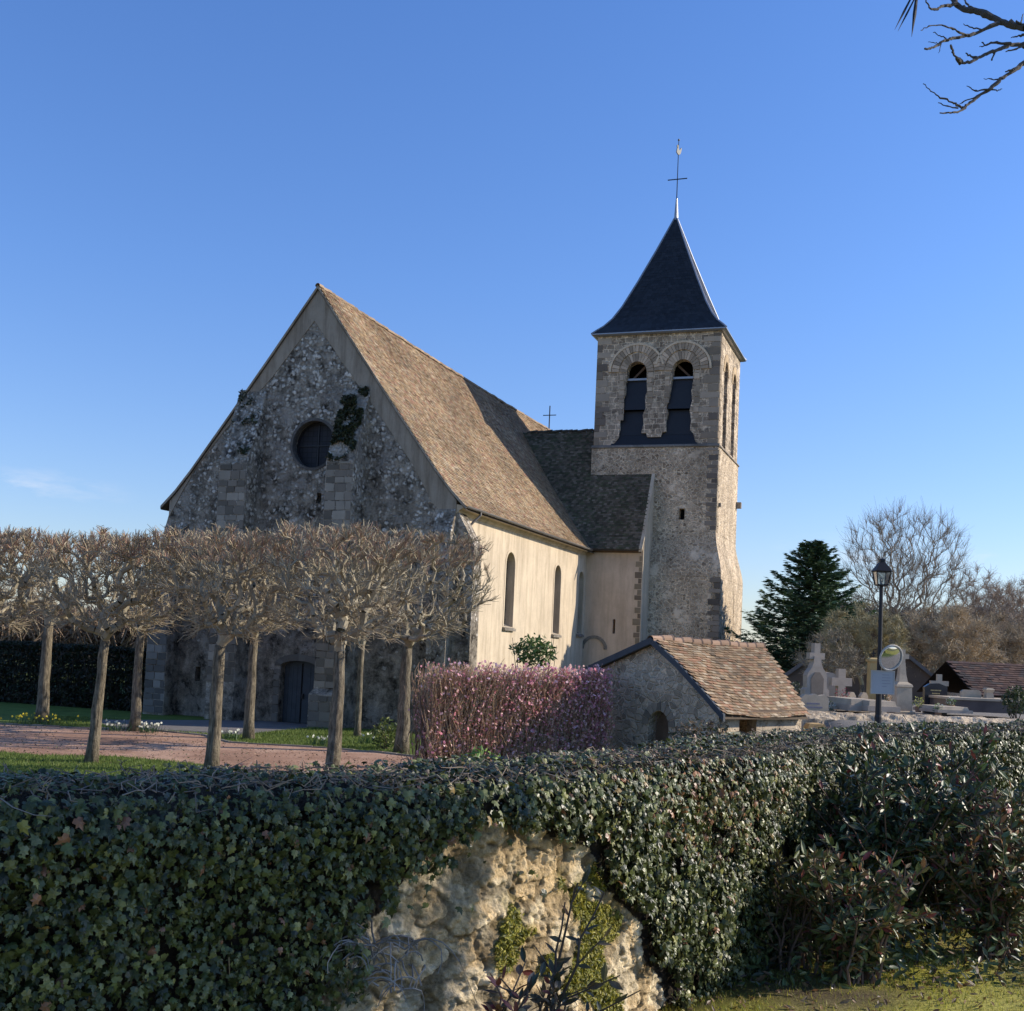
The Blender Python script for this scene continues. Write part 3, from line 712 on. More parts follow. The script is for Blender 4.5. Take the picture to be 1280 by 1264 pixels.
# eaves moulding, gutter, downpipe
part(MB().prism([(-.36, 5.42), (-.36, 5.05), (-.28, 5.1), (-.22, 5.2), (-.05, 5.28), (-.02, 5.36)], lambda a, z: (a, .0, z), lambda a, z: (a, 17.55, z)), 'eaves_moulding', M['plaster'])
b = MB(); an = np.linspace(math.pi, 2*math.pi, 9); gp = [(.12+.085*math.cos(a), 5.34+.085*math.sin(a)) for a in an]; gp += [(p[0]*.0+.12+(p[0]-.12)*.85, 5.34+(p[1]-5.34)*.85) for p in gp[::-1]]
b.prism(gp, lambda a, z: (a, -.12, z), lambda a, z: (a, 17.3, z))
for i in range(22): b.box((.02, .4+i*.78, 5.245), (.215, .43+i*.78, 5.262))
gut = part(b, 'gutter', M['gutter'])
part(MB().tube([(.12, 1.35, 5.28), (.12, 1.35, 5.15), (-.1, 1.15, 4.85), (-.27, 1.05, 4.6), (-.27, 1.0, 3.8), (-.27, 1.0, GC)], .048, 8), 'downpipe', M['gutter'])

# transept
TW = 18.0
ridz = 12.45
tprof = [(21.4, ridz), (19.6, 9.05), (18.2, 6.25), (17.62, 5.38)]; tprofE = [(42.8-t, z) for t, z in tprof]
part(MB().wall([(-.36, GC), (2.7, GC), (2.7, 5.45), (-.36, 5.45)], [[(1.22, 1.0), (1.36, 1.0), (1.36, 1.75), (1.22, 1.75)]], W0(TW), W0(TW+.5)).box((-.3, TW+.5, GC), (2.6, TW+.52, 5.3), (.2, .2, .2)), 'transept_wall', M['plaster2'])
gp = [(TW+.001, GC), (24.8, GC), (24.8, 5.5)]+[(t, z-.05) for t, z in tprofE[::-1] if t < 24.8]+[(t, z-.05) for t, z in tprof[1:] if t > TW]+[(TW+.001, 5.5)]
part(MB().prism(gp, S0(2.3), S0(2.72)), 'transept_gable', M['plaster'])
b = MB(); blocks(b, Wp(TW), 2.28, 2.69, -2.9, 5.1, .25, .4, proud=.02, seed=12, cols=((.3, .24, .16), (.22, .17, .12), (.36, .29, .2)), alt=True, side=-1); part(b, 'quoins', M['block'])
b = MB(); TPAL = [(.17, .135, .09), (.12, .105, .065), (.21, .165, .11), (.13, .125, .07), (.25, .2, .14)]
tiles(b, tprof, -6.2, 2.62, TPAL, axis='tr', seed=4)
V = b.V[0]; V[:, 2] += (fbm(V*.5, 2, 9)-.38)*.12
tro = part(b, 'transept_roof', M['tile'], fix=False)
b = MB()
for P in (tprof, tprofE):
    for i in range(3):
        (t0, z0), (t1, z1) = P[i], P[i+1]; b.add([(-6.5, t0, z0-.05), (-6.5, t1, z1-.05), (2.62, t1, z1-.05), (2.62, t0, z0-.05)], [(0, 1, 2, 3)])
part(b, 'roof_deck', M['roofbase'], tro)
b = MB()
for i in range(3):
    (t0, z0), (t1, z1) = tprof[i], tprof[i+1]
    b.add([(2.56, t0, z0+.07), (2.56, t1, z1+.07), (2.74, t1, z1+.07), (2.74, t0, z0+.07), (2.56, t0, z0-.1), (2.56, t1, z1-.1), (2.74, t1, z1-.1), (2.74, t0, z0-.1)], [(0, 1, 2, 3), (2, 3, 7, 6), (0, 1, 5, 4), (1, 2, 6, 5)])
part(b, 'verge', M['plaster'], tro)
b = MB()
for i in range(17):
    s = -5.2+i*.3; an = np.linspace(-.2, math.pi+.2, 7); dz = rng.normal(0, .015)
    r0, r1 = [[(ss, 21.4+rr*math.cos(a), ridz+.0+dz+rr*math.sin(a)) for a in an] for ss, rr in ((s, .09), (s+.31, .125))]
    b.add(r0+r1, [(k, k+1, k+8, k+7) for k in range(6)], np.array([.1, .085, .065])*rng.uniform(.7, 1.3))
part(b, 'ridge_tiles', M['tile'], tro, fix=False)
part(MB().tube([(-6.0, 17.9+3.0, 12.0), (-4.9, 20.4, 10.9), (-3.0, 19.0, 8.55), (-1.0, 17.9, 6.2), (-.1, 17.55, 5.45)][1:], .09, 6), 'valley_flashing', M['slate'], tro)
b = MB(); band_ring(b, .25, .15, .55, .72, TW-.05, TW+.05, 12, 0, math.pi); part(b, 'blocked_arch', M['dressed'])
part(MB().box((-.3, TW-.04, 5.25), (2.6, TW, 5.4)), 'eaves_board', M['brownwood'])

def sstep_(x): x = min(1., max(0., x)); return x*x*(3-2*x)
# tower
TS0, TS1, TT0, TT1 = -.8, 6.05, 20.0, 26.6; CS, CT = (TS0+TS1)/2, (TT0+TT1)/2
tower = part(MB().wall([(TS0, 11.2), (TS1, 11.2), (TS1, 17.5), (TS0, 17.5)], [[(x, z) for x, z in
    [(.22, 11.3), (.42, 11.5), (.6, 11.75), (.66, 12.3), (.62, 12.7), (.78, 13.2), (.74, 13.7), (.9, 14.2), (.86, 14.8), (.93, 15.1)] +
    [(1.49-.56*math.cos(a), 15.38+.58*math.sin(a)) for a in np.linspace(0.1, math.pi-.1, 11)] +
    [(2.06, 14.9), (2.1, 14.3), (2.0, 13.9), (2.06, 13.4), (1.92, 13.0), (1.98, 12.5), (1.86, 12.0), (2.14, 11.98), (2.2, 11.76), (2.95, 11.76), (3.02, 12.0), (3.24, 12.05), (3.2, 12.6), (3.3, 13.1), (3.2, 13.4), (3.36, 13.9), (3.4, 14.5), (3.46, 15.1)] +
    [(4.03-.57*math.cos(a), 15.38+.6*math.sin(a)) for a in np.linspace(0.1, math.pi-.1, 11)] +
    [(4.62, 14.8), (4.54, 14.2), (4.6, 13.7), (4.48, 13.2), (4.58, 12.6), (4.54, 12.1), (4.72, 11.9), (4.84, 11.5), (4.9, 11.3)]]], W0(TT0), W0(TT0+.55)), 'bell_tower', M['belfry'])
def tp(mb, name, mat, fix=True): return part(mb, name, mat, tower, fix=fix)
shol = [arch(t, 11.45, 15.5, .55, 10, 1.25) for t in (21.9, 24.7)]
tp(MB().wall([(TT0+.002, 11.2), (TT1, 11.2), (TT1, 17.5), (TT0+.002, 17.5)], shol, S0(TS1), S0(TS1-.5)), 'belfry_side', M['belfry'])
tp(MB().box((TS0, TT0+.6, 11.2), (TS0+.4, TT1-.4, 17.5)).box((TS0, TT1-.4, 11.2), (TS1-.55, TT1, 17.5)), 'belfry_back', M['belfry'])
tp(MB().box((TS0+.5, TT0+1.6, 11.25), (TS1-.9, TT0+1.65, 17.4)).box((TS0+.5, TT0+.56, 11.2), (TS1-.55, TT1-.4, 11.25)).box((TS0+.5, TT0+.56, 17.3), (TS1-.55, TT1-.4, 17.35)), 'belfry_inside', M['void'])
# lower stages
h1, f1 = .07, .5
def sq(z, e, es=None): return [(TS0-e, TT0-e, z), (TS1+(es if es is not None else e), TT0-e, z), (TS1+(es if es is not None else e), TT1+e, z), (TS0-e, TT1+e, z)]
e0 = h1
tp(MB().wall([(TS0-e0, 6.6), (TS1+e0, 6.6), (TS1+e0, 11.16), (TS0-e0, 11.16)], [[(4.1, 7.25), (4.42, 7.25), (4.42, 7.85), (4.12, 7.85)]], W0(TT0-e0), W0(TT0+.5)), 'lower_stage_front', M['tower'])
b = MB(); b.loft([sq(z, e) for z, e in ((6.6, e0),)]+[sq(11.16, e0)], caps=True); 
b.F = [f for f in b.F]; 
b2 = MB().add([(TS1+e0, TT0-e0+.001, 6.6), (TS1+e0, TT1+e0, 6.6), (TS1+e0, TT1+e0, 11.16), (TS1+e0, TT0-e0+.001, 11.16), (TS0-e0, TT0-e0+.001, 6.6), (TS0-e0, TT1+e0, 6.6), (TS0-e0, TT1+e0, 11.16), (TS0-e0, TT0-e0+.001, 11.16)], [(0, 1, 2, 3), (4, 5, 6, 7), (1, 5, 6, 2), (3, 2, 6, 7)])
tp(b2, 'lower_stage', M['tower'])
tp(MB().loft([sq(zz, e0+.42*float(sstep_((6.6-zz)/2.4))) for zz in np.linspace(6.59, 4.2, 14)]), 'battered_course', M['tower'])
zb = 4.19; e1 = e0+.42
tp(MB().wall([(TT0-e1, GC), (TT1+e1, GC), (TT1+e1, zb), (TT0-e1, zb)], [[(23.9, .95), (24.05, .95), (24.05, 3.6), (23.9, 3.6)]], S0(TS1+e1), S0(TS1+e1-.5)).add(
    [(TS0-e1, TT0-e1, GC), (TS1+e1-.001, TT0-e1, GC), (TS1+e1-.001, TT0-e1, zb), (TS0-e1, TT0-e1, zb), (TS0-e1, TT1+e1, GC), (TS1+e1-.001, TT1+e1, GC), (TS1+e1-.001, TT1+e1, zb), (TS0-e1, TT1+e1, zb)], [(0, 1, 2, 3), (4, 5, 6, 7), (0, 4, 7, 3)]), 'tower_base', M['tower'])
tp(MB().box((4.1, TT0+.48, 7.2), (4.5, TT0+.5, 7.9)), 'dark_slit', M['void']); tp(MB().box((TS1+e1-.52, 23.8, .9), (TS1+e1-.5, 24.1, 3.7)), 'dark_slit', M['void'])
b = MB()
for (z0, z1, e, sd) in ((6.7, 11.1, e0, 20), (GC+3, 4.15, e1, 21)):
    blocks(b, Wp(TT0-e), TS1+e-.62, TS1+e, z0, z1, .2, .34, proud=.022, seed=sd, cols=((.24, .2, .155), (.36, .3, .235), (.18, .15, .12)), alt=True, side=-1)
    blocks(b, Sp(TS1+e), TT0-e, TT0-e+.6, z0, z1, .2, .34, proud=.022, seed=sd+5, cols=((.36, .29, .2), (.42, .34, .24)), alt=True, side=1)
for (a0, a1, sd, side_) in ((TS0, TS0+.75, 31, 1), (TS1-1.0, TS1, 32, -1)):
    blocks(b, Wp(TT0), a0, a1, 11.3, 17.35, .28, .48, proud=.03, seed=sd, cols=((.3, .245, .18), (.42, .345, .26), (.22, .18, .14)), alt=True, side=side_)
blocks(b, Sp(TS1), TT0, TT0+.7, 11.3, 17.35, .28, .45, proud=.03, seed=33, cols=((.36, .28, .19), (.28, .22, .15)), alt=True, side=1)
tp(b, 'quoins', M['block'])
# string course
b = MB().prism([(0, 11.12), (-.14, 11.2), (-.1, 11.3), (0, 11.36)], lambda a, z: (TS0-.1, TT0+a, z), lambda a, z: (TS1+.12, TT0+a, z))
b.prism([(0, 11.12), (.14, 11.2), (.1, 11.3), (0, 11.36)], lambda a, z: (TS1+a, TT0-.1, z), lambda a, z: (TS1+a, TT1+.1, z))
tp(b, 'string_course', M['dressed'])
# voussoirs round the belfry arches
b = MB()
for cx, r0 in ((1.49, .56), (4.03, .57)):
    band_ring(b, cx, 15.42, (r0+.86)*1.02, (r0+.97)*1.02, TT0-.10, TT0+.02, 20, .22 if cx < 2 else 0, math.pi if cx < 2 else math.pi-.22, col=(1.7, 1.7, 1.65))
    for (ra, rb, dz, n, pr_) in ((r0+.0, r0+.38, 0, 15, .045), (r0+.44, r0+.84, .02, 21, .075)):
        for i in range(n):
            a0, a1 = math.pi*(i+.06)/n, math.pi*(i+.94)/n; k = 1.1
            c = np.array([1.25, 1.22, 1.2])*rng.uniform(.55, 1.3)
            lim0 = cx-1.27 if cx > 2 else -9; lim1 = cx+1.27 if cx < 2 else 99
            pp = [(min(lim1, max(lim0, cx-r_*math.cos(a))), 15.38+dz+r_*(k if r_ > .7 else 1.04)*math.sin(a)) for r_, a in ((ra, a0), (rb, a0), (rb, a1), (ra, a1))]
            if abs(pp[0][0]-pp[1][0])+abs(pp[0][1]-pp[1][1]) < .1: continue
            b.prism(pp, W0(TT0-pr_), W0(TT0+.05), c)
    for sg in (-1, 1):
        lo, hi = sorted((cx+sg*(r0+.07), cx+sg*(r0+.40)))
        blocks(b, Wp(TT0), lo, hi, 12.7 if sg*(cx-2.5) > 0 else 13.6, 15.36, .2, .36, .2, .36, seed=int(cx*10)+sg, proud=.035, cols=((.8,.8,.8), (1.1,1.1,1.1), (1.3,1.3,1.3)))
tp(b, 'arch_stones', M['voussoir'])
for cx in (21.9, 24.7):
    b = MB()
    for i in range(13):
        a0, a1 = math.pi*(i+.05)/13, math.pi*(i+.95)/13
        pp = [(cx-r_*math.cos(a), 15.5+1.25*r_*math.sin(a)) for r_, a in ((.57, a0), (.9, a0), (.9, a1), (.57, a1))]
        b.prism(pp, S0(TS1+.04), S0(TS1-.05), np.array([1.3, 1.2, 1.])*rng.uniform(.8, 1.2))
    tp(b, 'side_arch_stones', M['voussoir'])
# slate sound-boards flaring out at the foot
b = MB()
def skirt(x0t, x1t, x0b, x1b, zt_, zb_, dt, db):
    b.add([(x0t, TT0+dt, zt_), (x1t, TT0+dt, zt_), (x1b, TT0+db, zb_), (x0b, TT0+db, zb_), (x0t, TT0+dt+.05, zt_), (x1t, TT0+dt+.05, zt_), (x1b, TT0+db+.05, zb_), (x0b, TT0+db+.05, zb_)],
          [(0, 1, 2, 3), (4, 5, 6, 7), (3, 2, 6, 7), (0, 1, 5, 4), (0, 3, 7, 4), (1, 2, 6, 5)])
for x0, x1 in ((.9, 2.08), (3.44, 4.62)):
    skirt(x0, x1, x0-.2, x1-.02, 14.98, 13.3, .34, .06)
    skirt(x0-.22, x1+.0, x0-.34, x1+.06, 13.26, 11.9, .32, .12)
skirt(.45, 4.75, .16, 4.96, 12.0, 11.3, .16, -.04)
ab = tp(b, 'sound_board', M['slate'])
for x0, x1 in ((.92, 2.06), (3.46, 4.6)): tp(MB().box((x0, TT0+.2, 14.96), (x1, TT0+.34, 15.07)), 'top_rail', M['zinc'])
for x0, x1, sg in ((1.0, 2.0, 1), (3.5, 4.55, -1)):
    b = MB()
    a, c_ = (x0, x1) if sg > 0 else (x1, x0)
    b.add([(a, TT0+.5, 15.0), (a+sg*.14, TT0+.5, 15.0), (c_, TT0+.5, 15.85), (c_-sg*.12, TT0+.5, 15.9), (a, TT0+.62, 15.0), (a+sg*.14, TT0+.62, 15.0), (c_, TT0+.62, 15.85), (c_-sg*.12, TT0+.62, 15.9)], [(0, 1, 2, 3), (4, 5, 6, 7), (0, 3, 7, 4), (1, 2, 6, 5)])
    tp(b, 'bell_frame', M['brownwood'])
for cx in (21.9, 24.7):
    b = MB()
    for k in range(9): zz = 11.5+k*.5; b.add([(TS1-.42, cx-.52, zz+.4), (TS1-.42, cx+.52, zz+.4), (TS1-.12, cx+.52, zz), (TS1-.12, cx-.52, zz), (TS1-.42, cx-.52, zz+.36), (TS1-.42, cx+.52, zz+.36), (TS1-.12, cx+.52, zz-.04), (TS1-.12, cx-.52, zz-.04)], [(0, 1, 2, 3), (4, 5, 6, 7), (2, 3, 7, 6)])
    tp(b, 'louvre', M['brownwood'])
# corbels on the south face
tp(MB().box((TS1+.05, TT0+.3, 8.0), (TS1+.22, TT0+.5, 8.2)), 'corbel', M['dressed']); tp(MB().box((TS1+.05, 26.3, 8.7), (TS1+.35, 26.6, 9.05)), 'corbel', M['dressed'])
# spire
def spr(z, e): return [(TS0-e if e >= 0 else CS+(TS0-CS)*(1+e), TT0-e if e >= 0 else CT+(TT0-CT)*(1+e), z)]
rings = []
for z, k in ((17.55, 1.085), (17.75, 1.03), (18.1, .925), (18.6, .815), (19.4, .69), (21., .49), (23., .255), (25.1, .022)):
    hx, hy = 3.425*k, 3.3*k; rings.append([(CS-hx, CT-hy, z), (CS+hx, CT-hy, z), (CS+hx, CT+hy, z), (CS-hx, CT+hy, z)])
b = MB().loft(rings); spire = tp(b, 'spire', M['slate'])
# slate courses
b = MB()
zs_ = [17.55, 17.75, 18.1, 18.6, 19.4, 21., 23., 25.1]; ks_ = [1.085, 1.03, .925, .815, .69, .49, .255, .022]
r = np.random.default_rng(5)
z = 17.58
while z < 24.9:
    k = np.interp(z, zs_, ks_); k2 = np.interp(z+.19, zs_, ks_)
    for (ux, uy, L, D, vx, vy) in ((1, 0, 3.425, 3.3, 0, -1), (0, 1, 3.3, 3.425, 1, 0)):
        n = max(1, int(2*L*k/.22)); wd = 2*L*k/n
        i = np.arange(n); a0 = -L*k+i*wd+.004; a1 = a0+wd-.008
        j = r.normal(0, .004, n)+.018
        def pt(a, kk, off, zz): return np.stack([CS+ux*a+vx*(D*kk+off), CT+uy*a+vy*(D*kk+off), np.full(n, zz)], 1)
        sc_ = (k2/k)
        V = np.stack([pt(a0, k, j, z), pt(a1, k, j, z), pt(a1*sc_, k2, .003, z+.21), pt(a0*sc_, k2, .003, z+.21)], 1).reshape(-1, 3)
        F = (np.array([(0, 1, 2, 3)])[None]+(np.arange(n)*4)[:, None, None]).reshape(-1, 4)
        b.add(V, F, np.repeat(np.array([[1., 1., 1.]])*r.uniform(.7, 1.5, (n, 1)), 4, 0))
    z += .17
part(b, 'slates', M['slate'], tower, fix=False)
b = MB()
for sx, sy in ((-1, -1), (1, -1), (1, 1), (-1, 1)):
    b.tube([(CS+sx*3.425*k, CT+sy*3.3*k, z+.01) for z, k in zip(zs_, ks_)], [.06]*7+[.05], 6)
tp(b, 'hip_flashing', M['zinc'])
tp(MB().loft([[(CS+sx*3.425*k, CT+sy*3.3*k, z) for sx, sy in ((-1, -1), (1, -1), (1, 1), (-1, 1))] for z, k in ((17.44, 1.05), (17.5, 1.09), (17.56, 1.09))]), 'eaves_board', M['zinc'])
b = MB().tube([(CS, CT, 24.9), (CS, CT, 25.6), (CS, CT, 26.3)], [.13, .09, .05], 8); tp(b, 'finial', M['zinc'])
b = MB().tube([(CS, CT, 26.2), (CS, CT, 29.75)], [.03, .02], 6).box((CS-.55, CT-.02, 27.42), (CS+.55, CT+.02, 27.47))
for q in (-.55, .55): b.tube([(CS+q-.01, CT, 27.445), (CS+q+.02, CT, 27.445)], .035, 6)
tp(b, 'spire_cross', M['iron'])
# weathercock
poly = [(-.18, .0), (-.05, -.1), (.1, -.08), (.2, .05), (.27, .28), (.2, .34), (.12, .2), (.04, .16), (-.02, .26), (-.04, .38), (-.1, .42), (-.15, .36), (-.12, .24), (-.16, .12)]
cy, sy_ = math.cos(1.1), math.sin(1.1)
b = MB().prism(poly, lambda a, z: (CS+a*cy-.02, CT+a*sy_, 29.0+z*1.1), lambda a, z: (CS+a*cy+.03, CT+a*sy_-.03, 29.0+z*1.1))
b.loft([[(CS+rr*math.cos(a), CT+rr*math.sin(a), 29.78+zz) for a in np.linspace(0, 2*math.pi, 8, endpoint=False)] for rr, zz in ((.01, -.07), (.06, -.03), (.06, .03), (.01, .07))])
tp(b, 'weathercock', M['gilt'])

# ------------------------------------------------------------------ tree skeletons
CVG = [.35]
def colony(trunk, targets, r, w=.35, jit=.06, step=.35, rtip=.012, expo=2.2, k0=None, sagz=0.):
    """trunk: polyline; branches are grown to every target from the cheapest node"""
    nodes = [np.array(p, float) for p in trunk]; par = [-1]+list(range(len(trunk)-1))
    pl = [0.]
    for i in range(1, len(trunk)): pl.append(pl[-1]*.0+0.)
    k0 = len(trunk)-2 if k0 is None else k0
    top = np.array(trunk[-1], float); order = np.argsort(np.linalg.norm(targets-top, axis=1))
    tips = []
    cap = 60000; N = np.zeros((cap, 3)); PLA = np.zeros(cap); n = len(nodes); N[:n] = nodes
    for ti in order:
        T = targets[ti]; d = np.linalg.norm(N[k0:n]-T, axis=1); c = d+w*PLA[k0:n]
        j = int(np.argmin(c))+k0; L = d[j-k0]
        if L < .02: continue
        m = max(2, int(math.ceil(L/step))); A = N[j].copy()
        pd = A-N[par[j]] if par[j] >= 0 else np.array([0, 0, 1.]); pd /= np.linalg.norm(pd)+1e-9
        Cc = A+pd*L*CVG[0]+(T-A)*(.6-CVG[0])+np.array([0, 0, sagz*L]); prev = j
        for q in range(1, m+1):
            f = q/m; P = (1-f)**2*A+2*f*(1-f)*Cc+f*f*T
            if q < m: P = P+r.normal(0, jit*min(L, 1.), 3)*.6
            if n >= cap: break
            N[n] = P; PLA[n] = PLA[prev]+L/m; par.append(prev); prev = n; n += 1
        tips.append(prev)
    N = N[:n]; par = np.array(par[:n]); cnt = np.zeros(n)
    cnt[tips] = 1
    for i in range(n-1, 0, -1): cnt[par[i]] += cnt[i]
    rad = rtip*np.maximum(cnt, 1)**(1/expo)
    return N, par, rad, cnt
def twigs_from(N, par, rad, r, n, maxr, length, dirf, thick, levels=2, wob=.35, zone=None):
    """short shoots that leave thin branches; returns A,B,ra,rb"""
    cand = np.where(rad < maxr)[0]; cand = cand[cand > 3]
    if zone is not None: cand = cand[zone(N[cand])]
    i = r.choice(cand, n); f = r.random((n, 1)); A = N[par[i]]*(1-f)+N[i]*f
    D = N[i]-N[par[i]]; D /= np.linalg.norm(D, axis=1)[:, None]+1e-9
    D = dirf(A, D, r); D /= np.linalg.norm(D, axis=1)[:, None]+1e-9
    L = length*r.uniform(.4, 1.2, (n, 1)); out = []; th = thick*r.uniform(.7, 1.3, n)
    P = A; W = D
    for l in range(levels):
        W = W+r.normal(0, wob, (n, 3)); W /= np.linalg.norm(W, axis=1)[:, None]
        Q = P+W*L/levels; out.append((P, Q, th*(1-l/levels*.5), th*(1-(l+1)/levels*.55))); P = Q
    return out
def shade(n, base, r, v=.25): return np.array(base)[None]*r.uniform(1-v, 1+v, (n, 1))

def pollard(x, y, ztop, RX, RY, seed, label, rot=-TH, th=.19, lean=(0, 0), hb=3.15, ntw=3400, tz=GC):
    th *= .88
    r = np.random.default_rng(seed)
    t = thing('pollarded_lime_tree', label, 'tree', (x, y, tz), 0, 'pollarded trees in rows in front of the church')
    H = ztop-tz
    tr = [(lean[0]*h/hb, 0, h) for h in np.linspace(0, hb, 8)]
    tr = [(p[0]+r.normal(0, .012), p[1]+r.normal(0, .012), p[2]) for p in tr]
    rr = [th*1.3, th*1.03]+list(np.linspace(th*.96, th*.8, 4))+[th*.82, th*.7]
    b = MB().tube(tr, rr, 12); V = b.V[0]; V[:, :2] += (fbm(V*6, 3, seed)-.45)[:, None]*.05*np.sign(V[:, :2]-np.array([0, 0]))
    b.build('trunk', M['bark'], t, smooth=True)
    cz0, cz1 = hb+.05, H
    def samp(n, lowp):
        P = r.uniform(-1, 1, (n*4, 3)); P = P[(np.abs(P[:, 0])**3+np.abs(P[:, 1])**3) < 1][:n]
        z = r.random(len(P))**(.55 if not lowp else 1.); P[:, 2] = cz0+.15+(cz1-cz0-.3)*z
        k = .55+.45*np.clip((P[:, 2]-cz0)/(.45*(cz1-cz0)), 0, 1)
        k *= 1-.12*np.clip((P[:, 2]-cz0)/(cz1-cz0)-.8, 0, 1)*5
        P[:, 0] *= RX*k*.93; P[:, 1] *= RY*k*.93
        c, s = math.cos(rot), math.sin(rot); P[:, :2] = np.stack([P[:, 0]*c-P[:, 1]*s, P[:, 0]*s+P[:, 1]*c], 1); P[:, 0] += lean[0]; return P
    T = np.concatenate([samp(230, False), samp(170, True)])
    N, par, rad, cnt = colony(tr, T, r, .3, .10, .22, .0105, 2.15, k0=len(tr)-2)
    nt = len(tr); rad = np.minimum(rad*1.28, th*.7)
    i = np.arange(nt, len(N)); b = MB()
    ra = np.minimum(rad[par[i]], rad[i]*1.5)
    big = rad[i] > .03
    barkc = np.array([.36, .31, .215])
    for msk, k in ((big, 7), (~big, 4)):
        j = i[msk]; b.segs(N[par[j]], N[j], ra[msk], rad[j], k, shade(len(j), barkc, r))
    def df(A, D, r):
        up_ = np.clip((A[:, 2:3]-cz0)/(cz1-cz0), 0, 1)
        o = A*np.array([1, 1, 0]); o /= np.linalg.norm(o, axis=1)[:, None]+1e-6
        return D*.6+np.array([0, 0, 1.])*(-.25+2.3*up_)+o*(.8-.55*up_)+r.normal(0, .42, A.shape)
    for (n, L, thk, base, zn) in ((int(ntw*.2), .4, .011, (.42, .36, .23), None), (int(ntw*.22), .42, .008, (.42, .34, .23), lambda P: P[:, 2] < cz0+.45*(cz1-cz0)), (int(ntw*.36), .36, .0105, (.46, .38, .25), lambda P: P[:, 2] > cz0+.4*(cz1-cz0)), (int(ntw*.40), .28, .0085, (.44, .28, .19), lambda P: P[:, 2] > cz0+.68*(cz1-cz0))):
        for q, (A, B, a, c_) in enumerate(twigs_from(N, par, rad, r, n, .04, L, df, thk, 2, .28, zn)):
            B = B.copy(); lim = cz1-.06+.12*r.random(len(B)); B[:, 2] = np.minimum(B[:, 2], np.maximum(lim, A[:, 2]+.02))
            b.segs(A, B, a, c_, 3, shade(len(A), np.array(base)*(1 if q == 0 else 1.05), r, .35))
    b.build('crown', M['twig'], t, fix=False)
    return t
pollard(-13.7, 30.5, 2.55, 2.0, 1.6, 11, 'pollarded tree in the front row, cut off by the left edge of the photo')
pollard(-10.42, 29.3, 2.52, 2.0, 1.6, 12, 'slightly leaning pollarded tree at the left end of the grass strip by the red path', lean=(.17, 0), th=.17)
pollard(-7.12, 28.3, 2.62, 2.05, 1.6, 13, 'thick-trunked pollarded tree at the right end of the grass strip', lean=(.03, 0), th=.2)
pollard(-4.0, 27.3, 2.75, 1.95, 1.6, 14, 'pollarded tree with straight pale trunk, nearest the ivy, right of the church door', th=.2, lean=(0, 0))
pollard(-16.3, 40.7, 3.3, 2.5, 2., 15, 'shaded pollarded tree before the dark hedge with daffodils round its foot', th=.24, hb=3.5)
pollard(-12.55, 39.2, 3.35, 2.3, 2., 16, 'slim pollarded tree in a small grass patch by the left church corner', th=.2, hb=3.4)
pollard(-8.4, 38.0, 3.4, 2.4, 2., 17, 'pollarded tree just left of the church door on the sunny grass patch', th=.2, hb=3.4)
pollard(-3.15, 35.6, 3.35, 2.75, 2.2, 18, 'wide pollarded tree beside the pink hedge, crown spreading over the cream wall', th=.24, hb=3.3, ntw=4200)
pollard(-5.2, 40.8, 3.2, 1.7, 1.5, 19, 'thinnest pollarded trunk, closest to the church, right behind the straight pale trunk', th=.13, hb=3.3, ntw=1800)

# ------------------------------------------------------------------ daffodils, small plants on the lawn
def daffodils(x, y, n, R, seed, label, flowers=True, white=False):
    r = np.random.default_rng(seed); b = MB()
    P = np.stack([r.normal(0, R*.5, n), r.normal(0, R*.5, n), np.zeros(n)], 1); h = r.uniform(.18, .34, n)
    lean = r.normal(0, .09, (n, 3)); lean[:, 2] = 0; T = P+lean+np.stack([0*h, 0*h, h], 1)
    b.segs(P, T, .011, .003, 3, shade(n, (.10, .17, .06), r))
    o = thing('daffodil_clump', label, 'flowers', (x, y, GC+.04), 0, 'clumps of daffodils under the trees')
    b.build('leaves', M['leaf'], o, fix=False)
    if flowers:
        m = n//4; b = MB(); i = r.choice(n, m); X, Y, Z = frames(m, r, (.6, -.6, .2), .4)
        a = np.arange(6)*math.pi/3
        tv = [(0, 0, .1)]+[(math.cos(q)*.9*(1 if k % 2 == 0 else 1), math.sin(q)*.9, 0) for k, q in enumerate(a)]; tf = [(0, 1, 2), (0, 2, 3), (0, 3, 4), (0, 4, 5), (0, 5, 6), (0, 6, 1)]
        b.scatter(tv, tf, T[i], X, Y, Z, .045, shade(m, (.8, .8, .65) if white else (.75, .6, .06), r, .15))
        b.build('flowers', M['petal'], o, fix=False)
daffodils(-16.2, 40.2, 150, 1.1, 1, 'broad clump of yellow daffodils at the foot of the shaded tree by the dark hedge')
daffodils(-13.1, 38.9, 60, .45, 2, 'clump of white daffodils to the left of the slim trunk in the small grass patch', white=True)
daffodils(-11.95, 38.8, 70, .45, 3, 'clump of white daffodils to the right of the slim trunk in the small grass patch', white=True)
daffodils(-8.9, 37.5, 45, .35, 4, 'small leafy daffodil clump left of the trunk by the church door', white=True)
daffodils(-5.75, 36.9, 70, .5, 5, 'green daffodil clump at the edge of the sunny grass, left of the straight pale trunk', white=True)
daffodils(-4.6, 38.2, 40, .3, 6, 'narrow daffodil clump in the shade right of the straight pale trunk', white=True)
